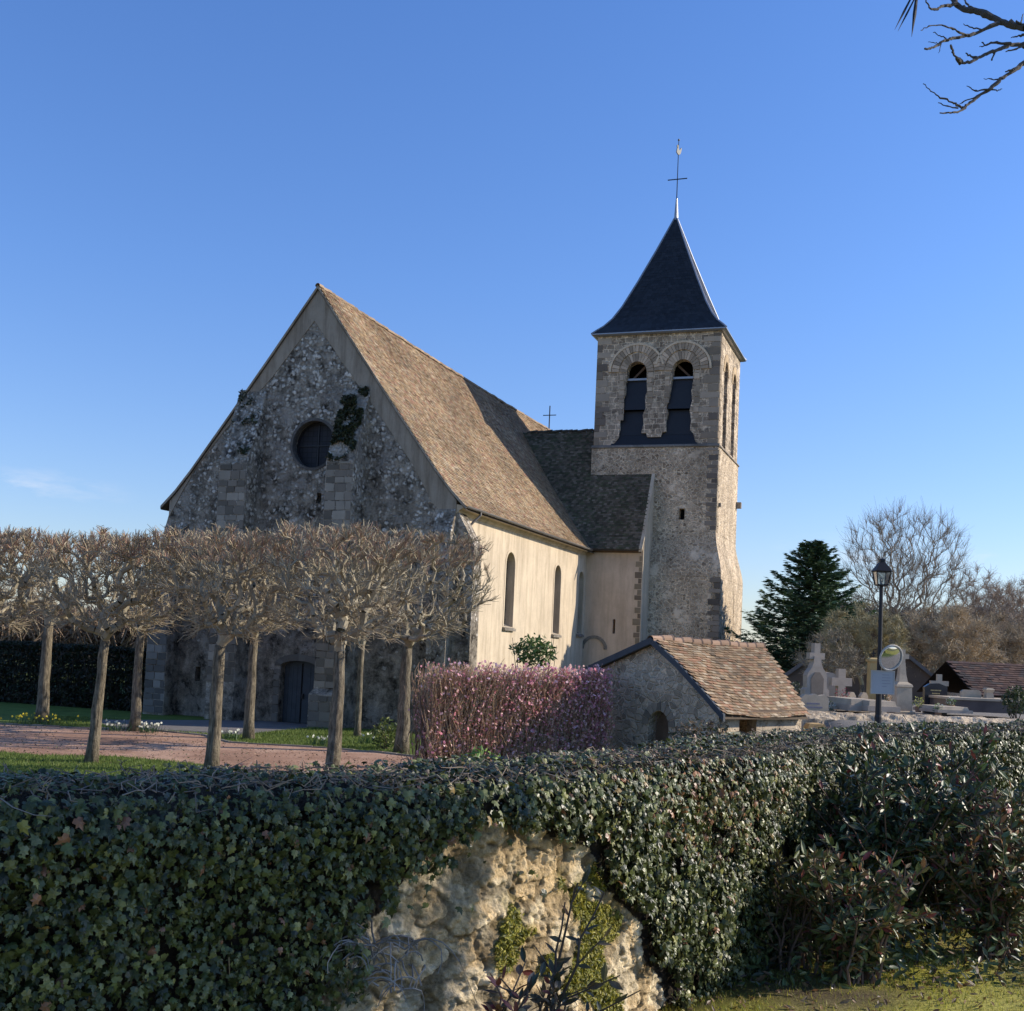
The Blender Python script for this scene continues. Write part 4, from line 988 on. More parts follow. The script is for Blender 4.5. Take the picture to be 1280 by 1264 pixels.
def bush(name, label, x, y, z, R, n, size, cols, seed, cat='shrub', squash=(1, 1, 1), group=None, stems=12, cz=None, hollow=.3):
    o = thing(name, label, cat, (x, y, z), 0, group); r = np.random.default_rng(seed)
    b = MB(); c = (0, 0, cz if cz is not None else R*squash[2]*.9)
    leafblob(b, c, R, n, size, cols, seed, squash, hollow); b.build('foliage', M['leaf'], o, fix=False)
    b = MB(); A = np.zeros((stems, 3))+r.normal(0, .05, (stems, 3))*np.array([1, 1, 0]); B = np.array(c)+r.normal(0, R*.45, (stems, 3))*np.array(squash)
    Mi = (A+B)/2+r.normal(0, .08*R, (stems, 3)); b.segs(A, Mi, .02, .014, 5, (.18, .14, .1)).segs(Mi, B, .014, .006, 5, (.18, .14, .1)); b.build('stems', M['twig'], o, fix=False)
    return o
bush('green_shrub', 'small yellow-green bush between the wide pollarded tree and its thin neighbour', -3.75, 36.6, GC, .55, 420, .075, [(.12, .16, .04), (.2, .22, .06), (.07, .1, .03)], 21)
p = atY(668, 812, 30)
bush('laurel_bush', 'pale green bush rising behind the pink hedge against the cream church wall', p[0], 30, GC, .62, 650, .075, [(.13, .2, .05), (.2, .26, .09), (.07, .12, .03)], 22, cz=p[2]-GC-.05, squash=(1, .8, .75), hollow=.2)
# small dark box on a stick seen above the hedge: ball-shaped ivy sprig on the grass strip
p = atZ(204, 966, GC)
# ------------------------------------------------------------------ grass blades on the lawn strips
def blades(mb, pts, h, r, col=((.16, .22, .05), (.22, .27, .07), (.1, .15, .03)), wd=.006):
    n = len(pts); A = pts; B = A+np.stack([r.normal(0, h*.45, n), r.normal(0, h*.45, n), h*r.uniform(.5, 1.3, n)], 1)
    c = np.array(col)[r.integers(0, len(col), n)]*r.uniform(.8, 1.2, (n, 1))
    s = np.stack([r.normal(0, 1, n), r.normal(0, 1, n), np.zeros(n)], 1); s /= np.linalg.norm(s, axis=1)[:, None]; s *= wd
    V = np.stack([A-s, A+s, B], 1).reshape(-1, 3); F = (np.arange(n)*3)[:, None]+np.arange(3)[None]
    mb.add(V, F, np.repeat(c, 3, 0))
def inpoly(P, poly):
    x, y = P[:, 0], P[:, 1]; r_ = np.zeros(len(P), bool); n = len(poly)
    for i in range(n):
        x0, y0 = poly[i]; x1, y1 = poly[(i+1) % n]
        c = ((y0 > y) != (y1 > y)) & (x < (x1-x0)*(y-y0)/(y1-y0+1e-12)+x0); r_ ^= c
    return r_
r = np.random.default_rng(3); b = MB()
strip = [(-14.5, 27.2), (-11.5, 26.4), (-9, 25.3), (-5.6, 25.2), (-5.6, 27.6), (-6.7, 29.2), (-8.2, 30.2), (-10.4, 31.0), (-12.2, 30.4), (-14.8, 31.4)]
Q = np.stack([r.uniform(-15, -5.5, 26000), r.uniform(25, 31.5, 26000)], 1); Q = Q[inpoly(Q, strip)]
blades(b, np.c_[Q, np.full(len(Q), zg+.01)], .07, r, wd=.012)
Q = np.stack([r.uniform(-17, -3, 40000), r.uniform(35, 44, 40000)], 1)
pathp = [(-40, 14), (-9, 12), (0, 14), (-.5, 26), (-1.2, 33.5), (-3.6, 35.2), (-5.4, 36.0), (-8.6, 36.4), (-10, 38.6), (-12.2, 39.6), (-14.4, 39.3), (-18, 39.4), (-40, 46)]
fore = [ch(-9.6, -7.6), ch(-5.2, -6.6), ch(-5.3, -.12), ch(-8.6, -.12), ch(-12.5, -5.2)]
Q = Q[~inpoly(Q, pathp) & ~inpoly(Q, fore) & ((Q-RC)@NN < -.2)]
blades(b, np.c_[Q, np.full(len(Q), zg)], .08, r, wd=.013)
solo(b, 'lawn_grass', M['grassblade'], None, None, (-9, 33, GC), kind='stuff')

# ------------------------------------------------------------------ dark hedge left of the church
def hedge_box(name, label, poly_c, L, D, H, z0, rot, n, size, cols, seed, twc, cat='hedge', mat='leaf'):
    """clipped hedge: leaves through the outer shell of a rounded box, twigs inside"""
    o = thing(name, label, cat, (poly_c[0], poly_c[1], z0), rot); r = np.random.default_rng(seed)
    P = r.uniform(-.5, .5, (n, 3)); k = r.integers(0, 5, n); sgn = np.where(r.random(n) < .5, -.5, .5)
    dep = .09*r.random(n)**1.5
    P[k <= 1, 1] = (sgn*(1-dep))[k <= 1]; P[(k == 2), 0] = (sgn*(1-dep*.4))[k == 2]; P[k >= 3, 2] = (.5-dep*.6)[k >= 3]
    P = P*np.array([L, D, H])+np.array([0, 0, H/2]); P += (fbm(P*1.1, 3, seed)-.45)[:, None]*.45*np.sign(P-np.array([0, 0, H/2]))*np.array([.3, 1, .6])
    b = MB(); scatter_leaves(b, P, size, cols, r); b.build('foliage', M[mat], o, fix=False)
    m = 500; A = r.uniform(-.5, .5, (m, 3))*np.array([L*.98, D*.7, 0]); B = A+r.normal(0, .3, (m, 3)); B[:, 2] = H*r.uniform(.5, .97, m)
    b = MB().segs(A, B, .03, .012, 4, shade(m, twc, r)); b.build('stems', M['twig'], o, fix=False)
    return o
c = ch(-19.5, .6)
hedge_box('evergreen_hedge', 'tall dark clipped evergreen hedge running left from the corner of the church', c, 11.2, 1.6, 2.62, GC, -TH, 26000, .11, [(.022, .03, .014), (.035, .045, .02), (.015, .02, .012), (.05, .04, .025)], 31, (.08, .06, .045))
# ------------------------------------------------------------------ pink flowering hedge
p0 = atY(537, 826, 24.3); p1 = atY(757, 832, 26.2); L = math.hypot(p1[0]-p0[0], p1[1]-p0[1]); rz = math.atan2(p1[1]-p0[1], p1[0]-p0[0])
o = thing('flowering_hedge', 'clipped hedge of reddish twigs dotted with pink blossom beside the small stone shed', 'hedge', ((p0[0]+p1[0])/2-.75*math.sin(rz)*-1*-1, (p0[1]+p1[1])/2+.75, GC), rz)
r = np.random.default_rng(41); H = -.36-GC; D = 1.5
m = 8500; A = r.uniform(-.5, .5, (m, 3))*np.array([L*.96, D*.9, 0]); A[:, 2] = H*r.random(m)**.8*.85
q = r.random(m) < .55; A[q, 1] = -D/2+np.abs(r.normal(0, .12, q.sum())); q2 = r.random(m) < .18; A[q2, 0] = L/2-np.abs(r.normal(0, .1, q2.sum()))
W = np.stack([r.normal(0, .28, m), r.normal(-.1, .28, m), np.ones(m)], 1); W /= np.linalg.norm(W, axis=1)[:, None]
Lw = r.uniform(.25, .75, (m, 1)); Bm = A+W*Lw*.5+r.normal(0, .02, (m, 3)); B = A+W*Lw+r.normal(0, .05, (m, 3))
top = H-.04+.09*r.normal(0, 1, m)*(r.random(m) < .5)+.10*(fbm(A*np.array([1.5, 1.5, 0]), 2, 3)-.4); Bm[:, 2] = np.minimum(Bm[:, 2], top-.03); B[:, 2] = np.minimum(B[:, 2], top)
cs = np.array([(.46, .27, .17), (.5, .33, .2), (.38, .25, .15), (.5, .38, .22)])[r.integers(0, 4, m)]*r.uniform(.7, 1.25, (m, 1))
b = MB().segs(A, Bm, .008, .0065, 3, cs).segs(Bm, B, .0065, .004, 3, cs)
m2 = 160; A2 = r.uniform(-.5, .5, (m2, 3))*np.array([L*.95, D*.7, 0]); B2 = A2+r.normal(0, .15, (m2, 3)); B2[:, 2] = H*.8; b.segs(A2, B2, .02, .01, 5, (.16, .11, .085))
b.build('twigs', M['twig'], o, fix=False)
fx = (B[:, 0]/L+.5); keep = r.random(m) < (.22+.8*fx**1.6)*(.35+1.6*fbm(B*1.5, 3, 8))
Pf = np.concatenate([B[keep], (A[keep]+Bm[keep])/2, Bm[keep], (B[keep]+Bm[keep])/2]); n = len(Pf)
b = MB(); scatter_leaves(b, Pf+r.normal(0, .015, Pf.shape), r.uniform(.025, .05, len(Pf)), [(.9, .46, .52), (.94, .64, .66), (.8, .32, .38), (.9, .58, .5)], r, QV, QF)
b.build('blossom', M['petal'], o, fix=False)
Pg = A[r.random(m) < .3]; b = MB(); scatter_leaves(b, Pg, .035, [(.13, .16, .05), (.2, .17, .06), (.1, .1, .04)], r); b.build('leaves', M['leaf'], o, fix=False)
p = atY(600, 948, 22.5)
bush('green_shrub', 'bright green leafy sprout at the foot of the pink hedge, just above the ivy', p[0], 22.5, GC, .7, 420, .09, [(.11, .2, .03), (.16, .26, .05)], 43, squash=(1, .7, .8), cz=p[2]-GC-.35)

# ------------------------------------------------------------------ stone shed
SX = math.atan2(-.78, .62)
shed = thing('stone_shed', 'small rubble stone shed with mossy brown tiled roof and an arched opening', 'shed', (3.29, 26.5, GC), SX)
def shw(mb):
    for V in mb.V:
        x = V[:, 0].copy(); y = V[:, 1].copy(); k = np.clip(x/2.42, 0, 1.05)
        V[:, 0] = np.where(x > 0, x*(1-.23*y/3.95), x); V[:, 1] = y+k*(-.2-.3*y/3.95)
    return mb
def ps(mb, name, mat, parent=shed, fix=True): return shw(mb).build(name, mat, parent, SH, False, fix)
sp = [(-.02, .40), (.9, -.13), (1.7, -.68), (2.42, -1.2)]; sn = [(0.02, .40), (-2.3, -.42)]
LL = 3.95
Gf = lambda t: (lambda a, z: (a, t, z))
ps(MB().wall([(-2.05, GC), (2.15, GC), (2.15, -1.1), (1.7, -.76), (.9, -.2), (0, .3), (-2.05, -.4)], [arch(.2, GC, -1.62, .34, 12)], Gf(.14), Gf(.5)), 'gable_wall', M['shedstone'])
ps(MB().box((-1.7, .9, GC), (1.3, .95, -.75)), 'dark_backing', M['void'])  # black sheet standing in for the shade inside the shed
ps(MB().wall([(.141, GC), (LL-.1, GC), (LL-.1, -1.12), (.141, -1.12)], [[(1.0, -3.0), (1.75, -3.0), (1.75, -1.14), (1.0, -1.14)]], S0(2.15), S0(1.8)), 'front_wall', M['shedlit'])
ps(MB().box((-2.05, .51, GC), (-1.8, LL-.1, -.45)).box((-1.79, LL-.4, GC), (2.1, LL-.1, -1.2)), 'back_wall', M['shedstone'])
b = MB()
for i in range(9):
    a0, a1 = math.pi*(i+.06)/9, math.pi*(i+.94)/9
    b.prism([(.2-r_*math.cos(a), -1.62+r_*math.sin(a)) for r_, a in ((.35, a0), (.56, a0), (.56, a1), (.35, a1))], Gf(.12), Gf(.2), np.array([1, 1, 1])*rng.uniform(.5, 1.1))
ps(b, 'arch_stones', M['voussoir'])
b = MB().tube([(.05, .2, GC+.05), (.05, .2, -1.4)], .02, 6).prism([(a_, b_) for a_, b_ in arch(.2, GC+.02, -1.62, .33, 10)], Gf(.4), Gf(.43)); ps(b, 'gate', M['brownwood'])
b = MB(); SP = [(.38, .245, .14), (.33, .22, .13), (.37, .21, .125), (.40, .285, .17), (.30, .21, .13), (.23, .17, .11), (.46, .36, .24)]
tiles(b, sp, -.02, LL, SP, rowh=.105, wd=.165, th=.014, axis='nave', seed=9)
V = b.V[0]; V[:, 2] += -.07*np.sin(np.clip(V[:, 1]/LL, 0, 1)*math.pi)*np.clip(V[:, 0]/1.5, .3, 1)-.06*np.clip(V[:, 1]/LL, 0, 1)+(fbm(V*1.2, 2, 4)-.38)*.08
rr = ps(b, 'tiled_roof', M['tile'], fix=False)
b = MB(); tiles(b, [(0.02, .40), (-.9, .04), (-2.3, -.42)], -.02, LL, SP, rowh=.105, wd=.165, th=.014, seed=10); shw(b).build('north_slope', M['tile'], rr, SH, False, False)
b = MB()
for P in (sp, [(0, .36), (-2.25, -.46)]):
    for i in range(len(P)-1):
        (s0, z0), (s1, z1) = P[i], P[i+1]
        b.add([(s0, 0.01, z0-.1), (s1, 0.01, z1-.1), (s1, LL-.03, z1-.16), (s0, LL-.03, z0-.16)], [(0, 1, 2, 3)])
shw(b).build('roof_deck', M['roofbase'], rr, SH)
b = MB()
for P in (sp, [(0.02, .40), (-2.3, -.42)]):
    for i in range(len(P)-1):
        (s0, z0), (s1, z1) = P[i], P[i+1]
        b.prism([(s0, z0+.0), (s1, z1+.0), (s1, z1-.15), (s0, z0-.15)], Gf(-.05), Gf(.03))
shw(b).build('bargeboard', M['darkwood'], rr, SH)
b = MB()
for i in range(12):
    y = -.05+i*.335; an = np.linspace(-.1, math.pi+.1, 8); dz = rng.normal(0, .012)-.05*(y/LL)-.03*math.sin(min(1, max(0, y/LL))*math.pi)
    c = np.array([.45, .29, .19])*rng.uniform(.7, 1.2)
    r0, r1, r2 = [[(rr_*math.cos(a), yy, .36+dz+rr_*math.sin(a)*.9) for a in an] for yy, rr_ in ((y, .115), (y+.3, .125), (y+.345, .15))]
    b.add(r0+r1+r2, [(k+8*j, k+1+8*j, k+9+8*j, k+8+8*j) for k in range(7) for j in (0, 1)], c)
shw(b).build('ridge_tiles', M['tile'], rr, SH, False, False)
ps(MB().box((2.16, .45, -1.95), (2.19, 1.0, -1.6), (.45, .5, .42)), 'plaque', M['palestone'])
ps(MB().box((2.12, .2, -1.24), (2.3, LL-.1, -1.14)), 'eaves_beam', M['brownwood'])
# dry bush against shed corner
p = atY(880, 912, 23.6)
bush('dry_bush', 'low brown leafless bush at the corner of the stone shed above the ivy', p[0], 23.6, GC, .55, 500, .06, [(.14, .1, .06), (.09, .09, .04), (.2, .14, .09)], 51, cz=p[2]-GC-.15, squash=(1.3, .8, .7))

# ------------------------------------------------------------------ street lamp, mirror, notice
p = atY(1097.5, 905, 24.3); LX, LY = p[0], 24.3; zb = -1.6
lamp = thing('street_lamp', 'black four-sided lantern on a tall slender black post in front of the cemetery', 'street lamp', (LX, LY, zb))
def bl_(mb, name, mat, parent=lamp, smooth=False): return mb.build(name, mat, parent, (LX, LY, zb), smooth)
zt = atY(1101, 702, 24.3)[2]-.02; zl = atY(1101, 732, 24.3)[2]; LS = .71
bl_(MB().tube([(LX, LY, zb), (LX, LY, zb+.5), (LX, LY, zb+.55), (LX, LY, -.6), (LX, LY, .2), (LX, LY, zl-.02)], [.075, .075, .065, .06, .048, .04], 12), 'post', M['iron'])
def sqr(z, h):
    h = h*LS; z = zl+(z-zl)*.78 if z > zl else z
    return [(LX-h, LY-h, z), (LX+h, LY-h, z), (LX+h, LY+h, z), (LX-h, LY+h, z)]
rz0 = R_(20)
b = MB().loft([sqr(zl-.02, .08), sqr(zl, .16), sqr(zl+.03, .16)]).loft([sqr(zl+.36, .22), sqr(zl+.39, .245), sqr(zl+.62, .09), sqr(zl+.64, .07), sqr(zl+.70, .07), sqr(zl+.71, .1), sqr(zl+.74, .02)])
for sx, sy in ((-1, -1), (1, -1), (1, 1), (-1, 1)): b.tube([(LX+sx*.15*LS, LY+sy*.15*LS, zl+.02), (LX+sx*.21*LS, LY+sy*.21*LS, zl+.295)], .012, 5)
lan = bl_(b, 'lantern', M['iron'])
gm = plain('lantern_glass', (.5, .52, .52), .1, .05, 1, 5, attr=False, bump=0); bs = gm.node_tree.nodes['Principled BSDF']; bs.inputs['Transmission Weight'].default_value = .9; bs.inputs['IOR'].default_value = 1.05
bl_(MB().loft([sqr(zl+.03, .142), sqr(zl+.36, .2)], caps=False), 'glass', gm, lan)
bl_(MB().tube([(LX, LY, zl+.03), (LX, LY, zl+.1), (LX, LY, zl+.17)], [.025, .04, .025], 8), 'bulb_holder', M['palestone'], lan)
mc = atY(1113, 822, 24.05)
mir = thing('traffic_mirror', 'round convex traffic mirror with pale rim fixed to the lamp post', 'mirror', tuple(mc))
mr = .26; n = 36
tilt = Matrix.Rotation(R_(18), 3, 'Z')@Matrix.Rotation(R_(90+15), 3, 'X')
def mrot(P): return [tuple(tilt@Vector(q)) for q in P]
rings = [mrot([(rr_*math.cos(a), rr_*math.sin(a), zz) for a in np.linspace(0, 2*math.pi, n, endpoint=False)]) for rr_, zz in ((mr*f, .06*math.cos(f*1.35)) for f in (1, .9, .75, .6, .45, .3, .15, .01))]
mm = plain('mirror_face', (.62, .64, .66), .04, .02, 1, 5, metal=1, attr=False, bump=0)
MB().loft(rings).build('mirror_face', mm, mir, smooth=True)
MB().tube(mrot([(mr*1.02*math.cos(a), mr*1.02*math.sin(a), .02) for a in np.linspace(0, 2*math.pi, n+1)]), .022, 8, caps=False).build('rim', M['palestone'], mir)
MB().loft([mrot([(rr_*math.cos(a), rr_*math.sin(a), zz) for a in np.linspace(0, 2*math.pi, n, endpoint=False)]) for rr_, zz in ((mr*1.0, .01), (mr*.7, -.05), (.02, -.07))]).build('shell', M['gutter'], mir)
MB().tube([(0, .06, 0), (LX-mc[0], .2, 0)], .02, 6).build('bracket', M['iron'], mir)
nb = atY(1103.5, 853, 24.1)
nbt = thing('notice_board', 'white notice board fixed to the lamp post below the round mirror', 'sign', tuple(nb))
hw, hh = .225, .225
MB().box((-hw, .0, -hh), (hw, .02, hh)).build('panel', plain('white_panel', (.42, .42, .42), .5, .08, 2, 30, attr=False), nbt)
b = MB().box((-hw-.02, -.012, -hh-.02), (-hw, .03, hh+.02)).box((hw, -.012, -hh-.02), (hw+.02, .03, hh+.02)).box((-hw, -.012, hh), (hw, .03, hh+.02)).box((-hw, -.012, -hh-.02), (hw, .03, -hh)); b.build('frame', M['palestone'], nbt)
b = MB()
for k, wd in enumerate((.3, .36, .34, .36, .2)): b.box((-.02, -.004, .15-k*.06), (-.02+wd*.5, 0, .163-k*.06))
b.build('faded_text', plain('faded_ink', (.3, .3, .33), .7, .1, attr=False), nbt)

# ------------------------------------------------------------------ cemetery
# boundary wall with rounded rubble coping
b = MB(); r = np.random.default_rng(61)
A_ = np.array([7.3, 30.6]); B_ = np.array([30., 33.5]); Ln = np.linalg.norm(B_-A_); dr_ = (B_-A_)/Ln; nr = np.array([dr_[1], -dr_[0]])
nu, nv = 460, 22
U, Vv = np.meshgrid(np.linspace(0, Ln, nu), np.linspace(0, 1, nv)); 
ang = (Vv-.0)*math.pi
cz_ = -1.47; prof_y = np.where(Vv < .3, .33, np.where(Vv > .85, -.3, .33-.63*(Vv-.3)/.55)); prof_z = np.where(Vv < .3, -3.4+(cz_-.1+3.4)*Vv/.3, np.where(Vv > .85, cz_-.2-(Vv-.85)*8, cz_-.1+.26*np.sin((Vv-.3)/.55*math.pi*.8)))
P3 = np.stack([U*3, Vv*9, U*0], -1); ds = (fbm(P3, 4, 7)-.45)*.16
XX = A_[0]+dr_[0]*U+nr[0]*(prof_y+ds); YY = A_[1]+dr_[1]*U+nr[1]*(prof_y+ds); ZZ = prof_z+ds*.8
idx = np.arange(nu*nv).reshape(nv, nu)
b.add(np.stack([XX, YY, ZZ], -1).reshape(-1, 3), np.stack([idx[:-1, :-1], idx[:-1, 1:], idx[1:, 1:], idx[1:, :-1]], -1).reshape(-1, 4))
solo(b, 'cemetery_wall', M['copingstone'], 'long low rubble wall with sunlit rounded coping in front of the graves', 'wall', (10, 31, GC))
p = atY(1019, 906, 29.2)
b = MB().loft([[(p[0]+sx*h+.0, 29.2+sy*h, z) for sx, sy in ((-1, -1), (1, -1), (1, 1), (-1, 1))] for z, h in ((GC, .24), (-1.66, .24), (-1.56, .19), (-1.54, .1))], (1.05, .85, .5))
solo(b, 'gate_pier', M['gravestone'], 'squat yellowish stone pier at the near end of the cemetery wall beside the shed', 'pier', (p[0], 29.2, GC))

def extr(mb, poly, y0, y1, col=(1, 1, 1)): return mb.prism(poly, lambda a, z: (a, y0, z), lambda a, z: (a, y1, z), col)
def cross_poly(cx, z0, h, w_, arm, az, t=.1):
    return [(cx-t, z0), (cx+t, z0), (cx+t, az-t), (cx+arm, az-t), (cx+arm, az+t), (cx+t, az+t), (cx+t, z0+h), (cx-t, z0+h), (cx-t, az+t), (cx-arm, az+t), (cx-arm, az-t), (cx-t, az-t)]
def grave(name, label, cat, x, y, z, rz=0, group='tombs and crosses in the cemetery'): return thing(name, label, cat, (x, y, z), rz, group)
CG = -1.62
# tall ornate cross with curved shoulders
YA = 36.; s_ = YA/FPX; a = atY(1018, 804, YA); hgt = a[2]-CG
o = grave('stone_cross', 'tallest grave monument, an ornate stone cross on curved shoulders just right of the shed roof', 'grave cross', a[0]+.05, YA, CG, R_(14))
sh_ = [(-.42, .25), (.42, .25), (.42, .75), (.34, .82), (.34, 1.2), (.3, 1.3), (.2, 1.42), (.13, 1.6), (.12, 1.8), (-.12, 1.8), (-.13, 1.6), (-.2, 1.42), (-.3, 1.3), (-.34, 1.2), (-.34, .82), (-.42, .75)]
extr(MB(), sh_, -.14, .14).build('stele', M['granite'], o)
extr(MB(), cross_poly(0, 1.8, hgt-1.8, 0, .26, hgt-.4, .1), -.11, .11).build('cross', M['granite'], o)
MB().box((-.55, -.3, 0), (.55, .3, .26), taper=.04).build('base', M['granite'], o)
b = MB(); extr(b, [(-.2, .45), (.2, .45), (.22, 1.1), (.08, 1.3), (-.08, 1.3), (-.22, 1.1)], -.16, -.14, (.55, .52, .5)); b.build('carved_panel', M['granite'], o)
# pale stele with inscription in front
a = atY(1017, 868, 32.6); zB = -1.95
o = grave('headstone', 'pale cream upright headstone close behind the end of the shed roof', 'headstone', a[0], 32.6, zB, R_(12))
h = a[2]-zB+.02
extr(MB(), [(-.42, 0), (.42, 0), (.42, h-.12), (.3, h-.02), (.12, h-.05), (0, h), (-.12, h-.05), (-.3, h-.02), (-.42, h-.12)], -.1, .1).build('slab', M['gravestone'], o)
b = MB()
for k, (n_, zz) in enumerate(((9, h-.3), (11, h-.4))):
    for i in range(n_): b.box((-.25+i*.045, -.106, zz), (-.22+i*.045, -.1, zz+.045))
b.build('worn_inscription', plain('engraved_letters', (.25, .24, .3), .8, .1, attr=False), o)
# second cross
YB = 37.; a = atY(1051, 836, YB); hgt = a[2]-CG
o = grave('stone_cross', 'shorter stone cross with broad arms left of the lamp post, red flowers at its foot', 'grave cross', a[0], YB, CG, R_(14))
extr(MB(), cross_poly(0, .15, hgt-.15, 0, .36, hgt-.42, .13), -.1, .1).build('cross', M['granite'], o)
extr(MB(), [(-.5, 0), (.5, 0), (.45, .3), (.22, .55), (-.22, .55), (-.45, .3)], -.16, .16).build('base', M['granite'], o)
a = atY(1034, 840, 37.6)
o = grave('headstone', 'round-shouldered grey headstone between the two stone crosses', 'headstone', a[0]+.1, 37.8, CG, R_(10))
hh_ = 1.3; extr(MB(), [(-.42, 0), (.42, 0)]+[(.42*math.cos(q), hh_-.42+.42*math.sin(q)) for q in np.linspace(0, math.pi, 11)], -.08, .08).build('slab', M['granite'], o)
# low slabs & kerbs
def tomb(px, py, Y, w_, d_, h_, label, mat='gravestone', rz=12):
    a = atY(px, py, Y); o = grave('tomb', label, 'tomb', a[0], Y, a[2]-.02, R_(rz))
    MB().box((-w_/2-.08, -d_/2-.08, 0), (w_/2+.08, d_/2+.08, h_*.5)).build('kerb', M['granite'], o)
    MB().box((-w_/2, -d_/2, h_*.5), (w_/2, d_/2, h_), taper=.03).build('slab', M[mat], o); return o
tomb(1062, 886, 35.4, .9, 1.8, .35, 'low pale grave slab in front of the broad-armed stone cross')
tomb(1082, 886, 35.2, .9, 2., .3, 'low grey grave slab directly left of the lamp post')
a = atY(1072, 866, 36.5)
o = grave('headstone', 'pair of narrow pale stones standing upright left of the lamp post', 'headstone', a[0], 36.5, CG, R_(20))
for q in (-.25, .22):
    extr(MB(), [(q-.14, 0), (q+.14, 0), (q+.14, .6), (q+.06, .72), (q-.06, .72), (q-.14, .6)], -.07, .07).build('slab', M['gravestone'], o)
# yellowish pillar
YC = 39; a = atY(1092, 813, YC); hgt = a[2]-CG
o = grave('stone_pillar', 'slim yellowish stone pillar with a small dark finial directly behind the lamp post', 'pillar', a[0], YC, CG)
MB().loft([[(sx*h_, sy*h_, z) for sx, sy in ((-1, -1), (1, -1), (1, 1), (-1, 1))] for z, h_ in ((0, .3), (.3, .3), (.32, .17), (hgt-.4, .15), (hgt-.38, .2), (hgt-.3, .2), (hgt-.25, .1))], (1., .85, .5)).build('shaft', M['gravestone'], o)
extr(MB(), cross_poly(0, hgt-.26, .26, 0, .07, hgt-.1, .02), -.02, .02).build('cross', M['iron'], o)
# big obelisk cross
YD = 36; a = atY(1131, 812, YD); hgt = a[2]-CG
o = grave('stone_monument', 'tall pale monument with tapering neck topped by a cross, right of the mirror', 'grave monument', a[0]-.08, YD, CG, R_(10))
MB().loft([[(sx*h_, sy*h_*.8, z) for sx, sy in ((-1, -1), (1, -1), (1, 1), (-1, 1))] for z, h_ in ((0, .34), (.2, .33), (.22, .27), (.95, .25), (.97, .28), (1.04, .26), (1.12, .15), (1.35, .11), (1.75, .08))]).build('pedestal', M['gravestone'], o)
extr(MB(), cross_poly(0, 1.72, hgt-1.72, 0, .2, hgt-.22, .075), -.07, .07).build('cross', M['gravestone'], o)
# black granite headstone + white cross
YE = 37; a0 = atY(1169, 856, YE); h_ = a0[2]-CG+.0
o = grave('headstone', 'polished black granite headstone with gilt lettering, right of the tall monument', 'headstone', a0[0], YE, CG, R_(6))
extr(MB(), [(-.38, .12), (.38, .12), (.38, h_-.05), (.1, h_+.05), (-.2, h_+.03), (-.38, h_-.08)], -.07, .07).build('slab', M['blackgranite'], o)
MB().box((-.5, -.3, 0), (.5, .3, .13)).build('base', M['gravestone'], o)
b = MB()
for k, (n_, x0) in enumerate(((8, -.18), (6, -.13), (7, -.16))):
    for i in range(n_): b.box((x0+i*.045, -.076, h_-.2-k*.1), (x0+.028+i*.045, -.07, h_-.16-k*.1))
b.build('inscription', plain('gilt_letters', (.5, .4, .18), .4, .1, attr=False), o)
a = atY(1174, 843, 38.2); o = grave('stone_cross', 'small pale stone cross showing above the black headstone', 'grave cross', a[0], 38.2, CG)
hg = a[2]-CG; extr(MB(), cross_poly(0, .1, hg-.1, 0, .3, hg-.3, .08), -.06, .06).build('cross', M['gravestone'], o); MB().box((-.3, -.2, 0), (.3, .2, .15)).build('base', M['gravestone'], o)
# wide flat tomb on the right
a = atY(1232, 889, 35.5)
o = grave('tomb', 'wide low tomb with dark sides and pale top slab, rightmost of the tombs', 'tomb', a[0]+.1, 36.2, a[2]-.05, R_(4))
MB().box((-1.25, -.6, 0), (1.35, .9, .36)).build('body', plain('dark_granite', (.1, .085, .085), .35, .3, 3, 50, attr=False), o)
MB().box((-1.3, -.65, .36), (1.4, .95, .43)).build('top_slab', M['gravestone'], o)
extr(MB(), [(-.5, .43), (.15, .43), (.15, .6), (.08, .66), (-.42, .66), (-.5, .6)], .2, .32).build('head_slab', M['gravestone'], o)
b = MB().loft([[(.38+sx*h_, .2+sy*h_, z) for sx, sy in ((-1, -1), (1, -1), (1, 1), (-1, 1))] for z, h_ in ((.43, .13), (.6, .1), (.7, .14), (.74, .1))]); b.build('stone_vase', M['gravestone'], o)
a = atY(1178, 887, 34.6); tomb(1178, 889, 34.9, 1., 1.2, .18, 'low kerbed grave before the black headstone')
# flowers & small plants on graves
def potflower(px, py, Y, cols, label, R=.16, seed=0):
    a = atY(px, py, Y); o = thing('grave_flowers', label, 'flowers', (a[0], Y, a[2]-.25), 0, 'flower pots on the graves'); r = np.random.default_rng(seed)
    MB().loft([[(h_*math.cos(q), h_*math.sin(q), z) for q in np.linspace(0, 2*math.pi, 10, endpoint=False)] for z, h_ in ((-.05, .08), (.1, .11), (.12, .12))], (.6, .4, .3)).build('pot', M['palestone'], o)
    b = MB(); leafblob(b, (0, 0, .22), R, 120, .035, [(.08, .12, .04)]+cols, seed, hollow=.2); b.build('bouquet', M['petal'], o, fix=False)
potflower(1052, 868, 36.2, [(.4, .03, .06), (.45, .1, .12), (.15, .02, .05)], 'dark red flowers at the foot of the broad-armed cross', .3, 1)
potflower(1040, 883, 35., [(.7, .7, .65), (.6, .6, .45)], 'white potted flowers on the pale slab right of the cream headstone', .2, 2)
potflower(1110, 871, 35., [(.55, .35, .2), (.6, .5, .4)], 'orange and white flowers right of the lamp post below the notice board', .13, 3)
potflower(1148, 878, 35.2, [(.45, .45, .12), (.5, .48, .2)], 'tall yellow-green potted plant right of the tall monument', .2, 4)
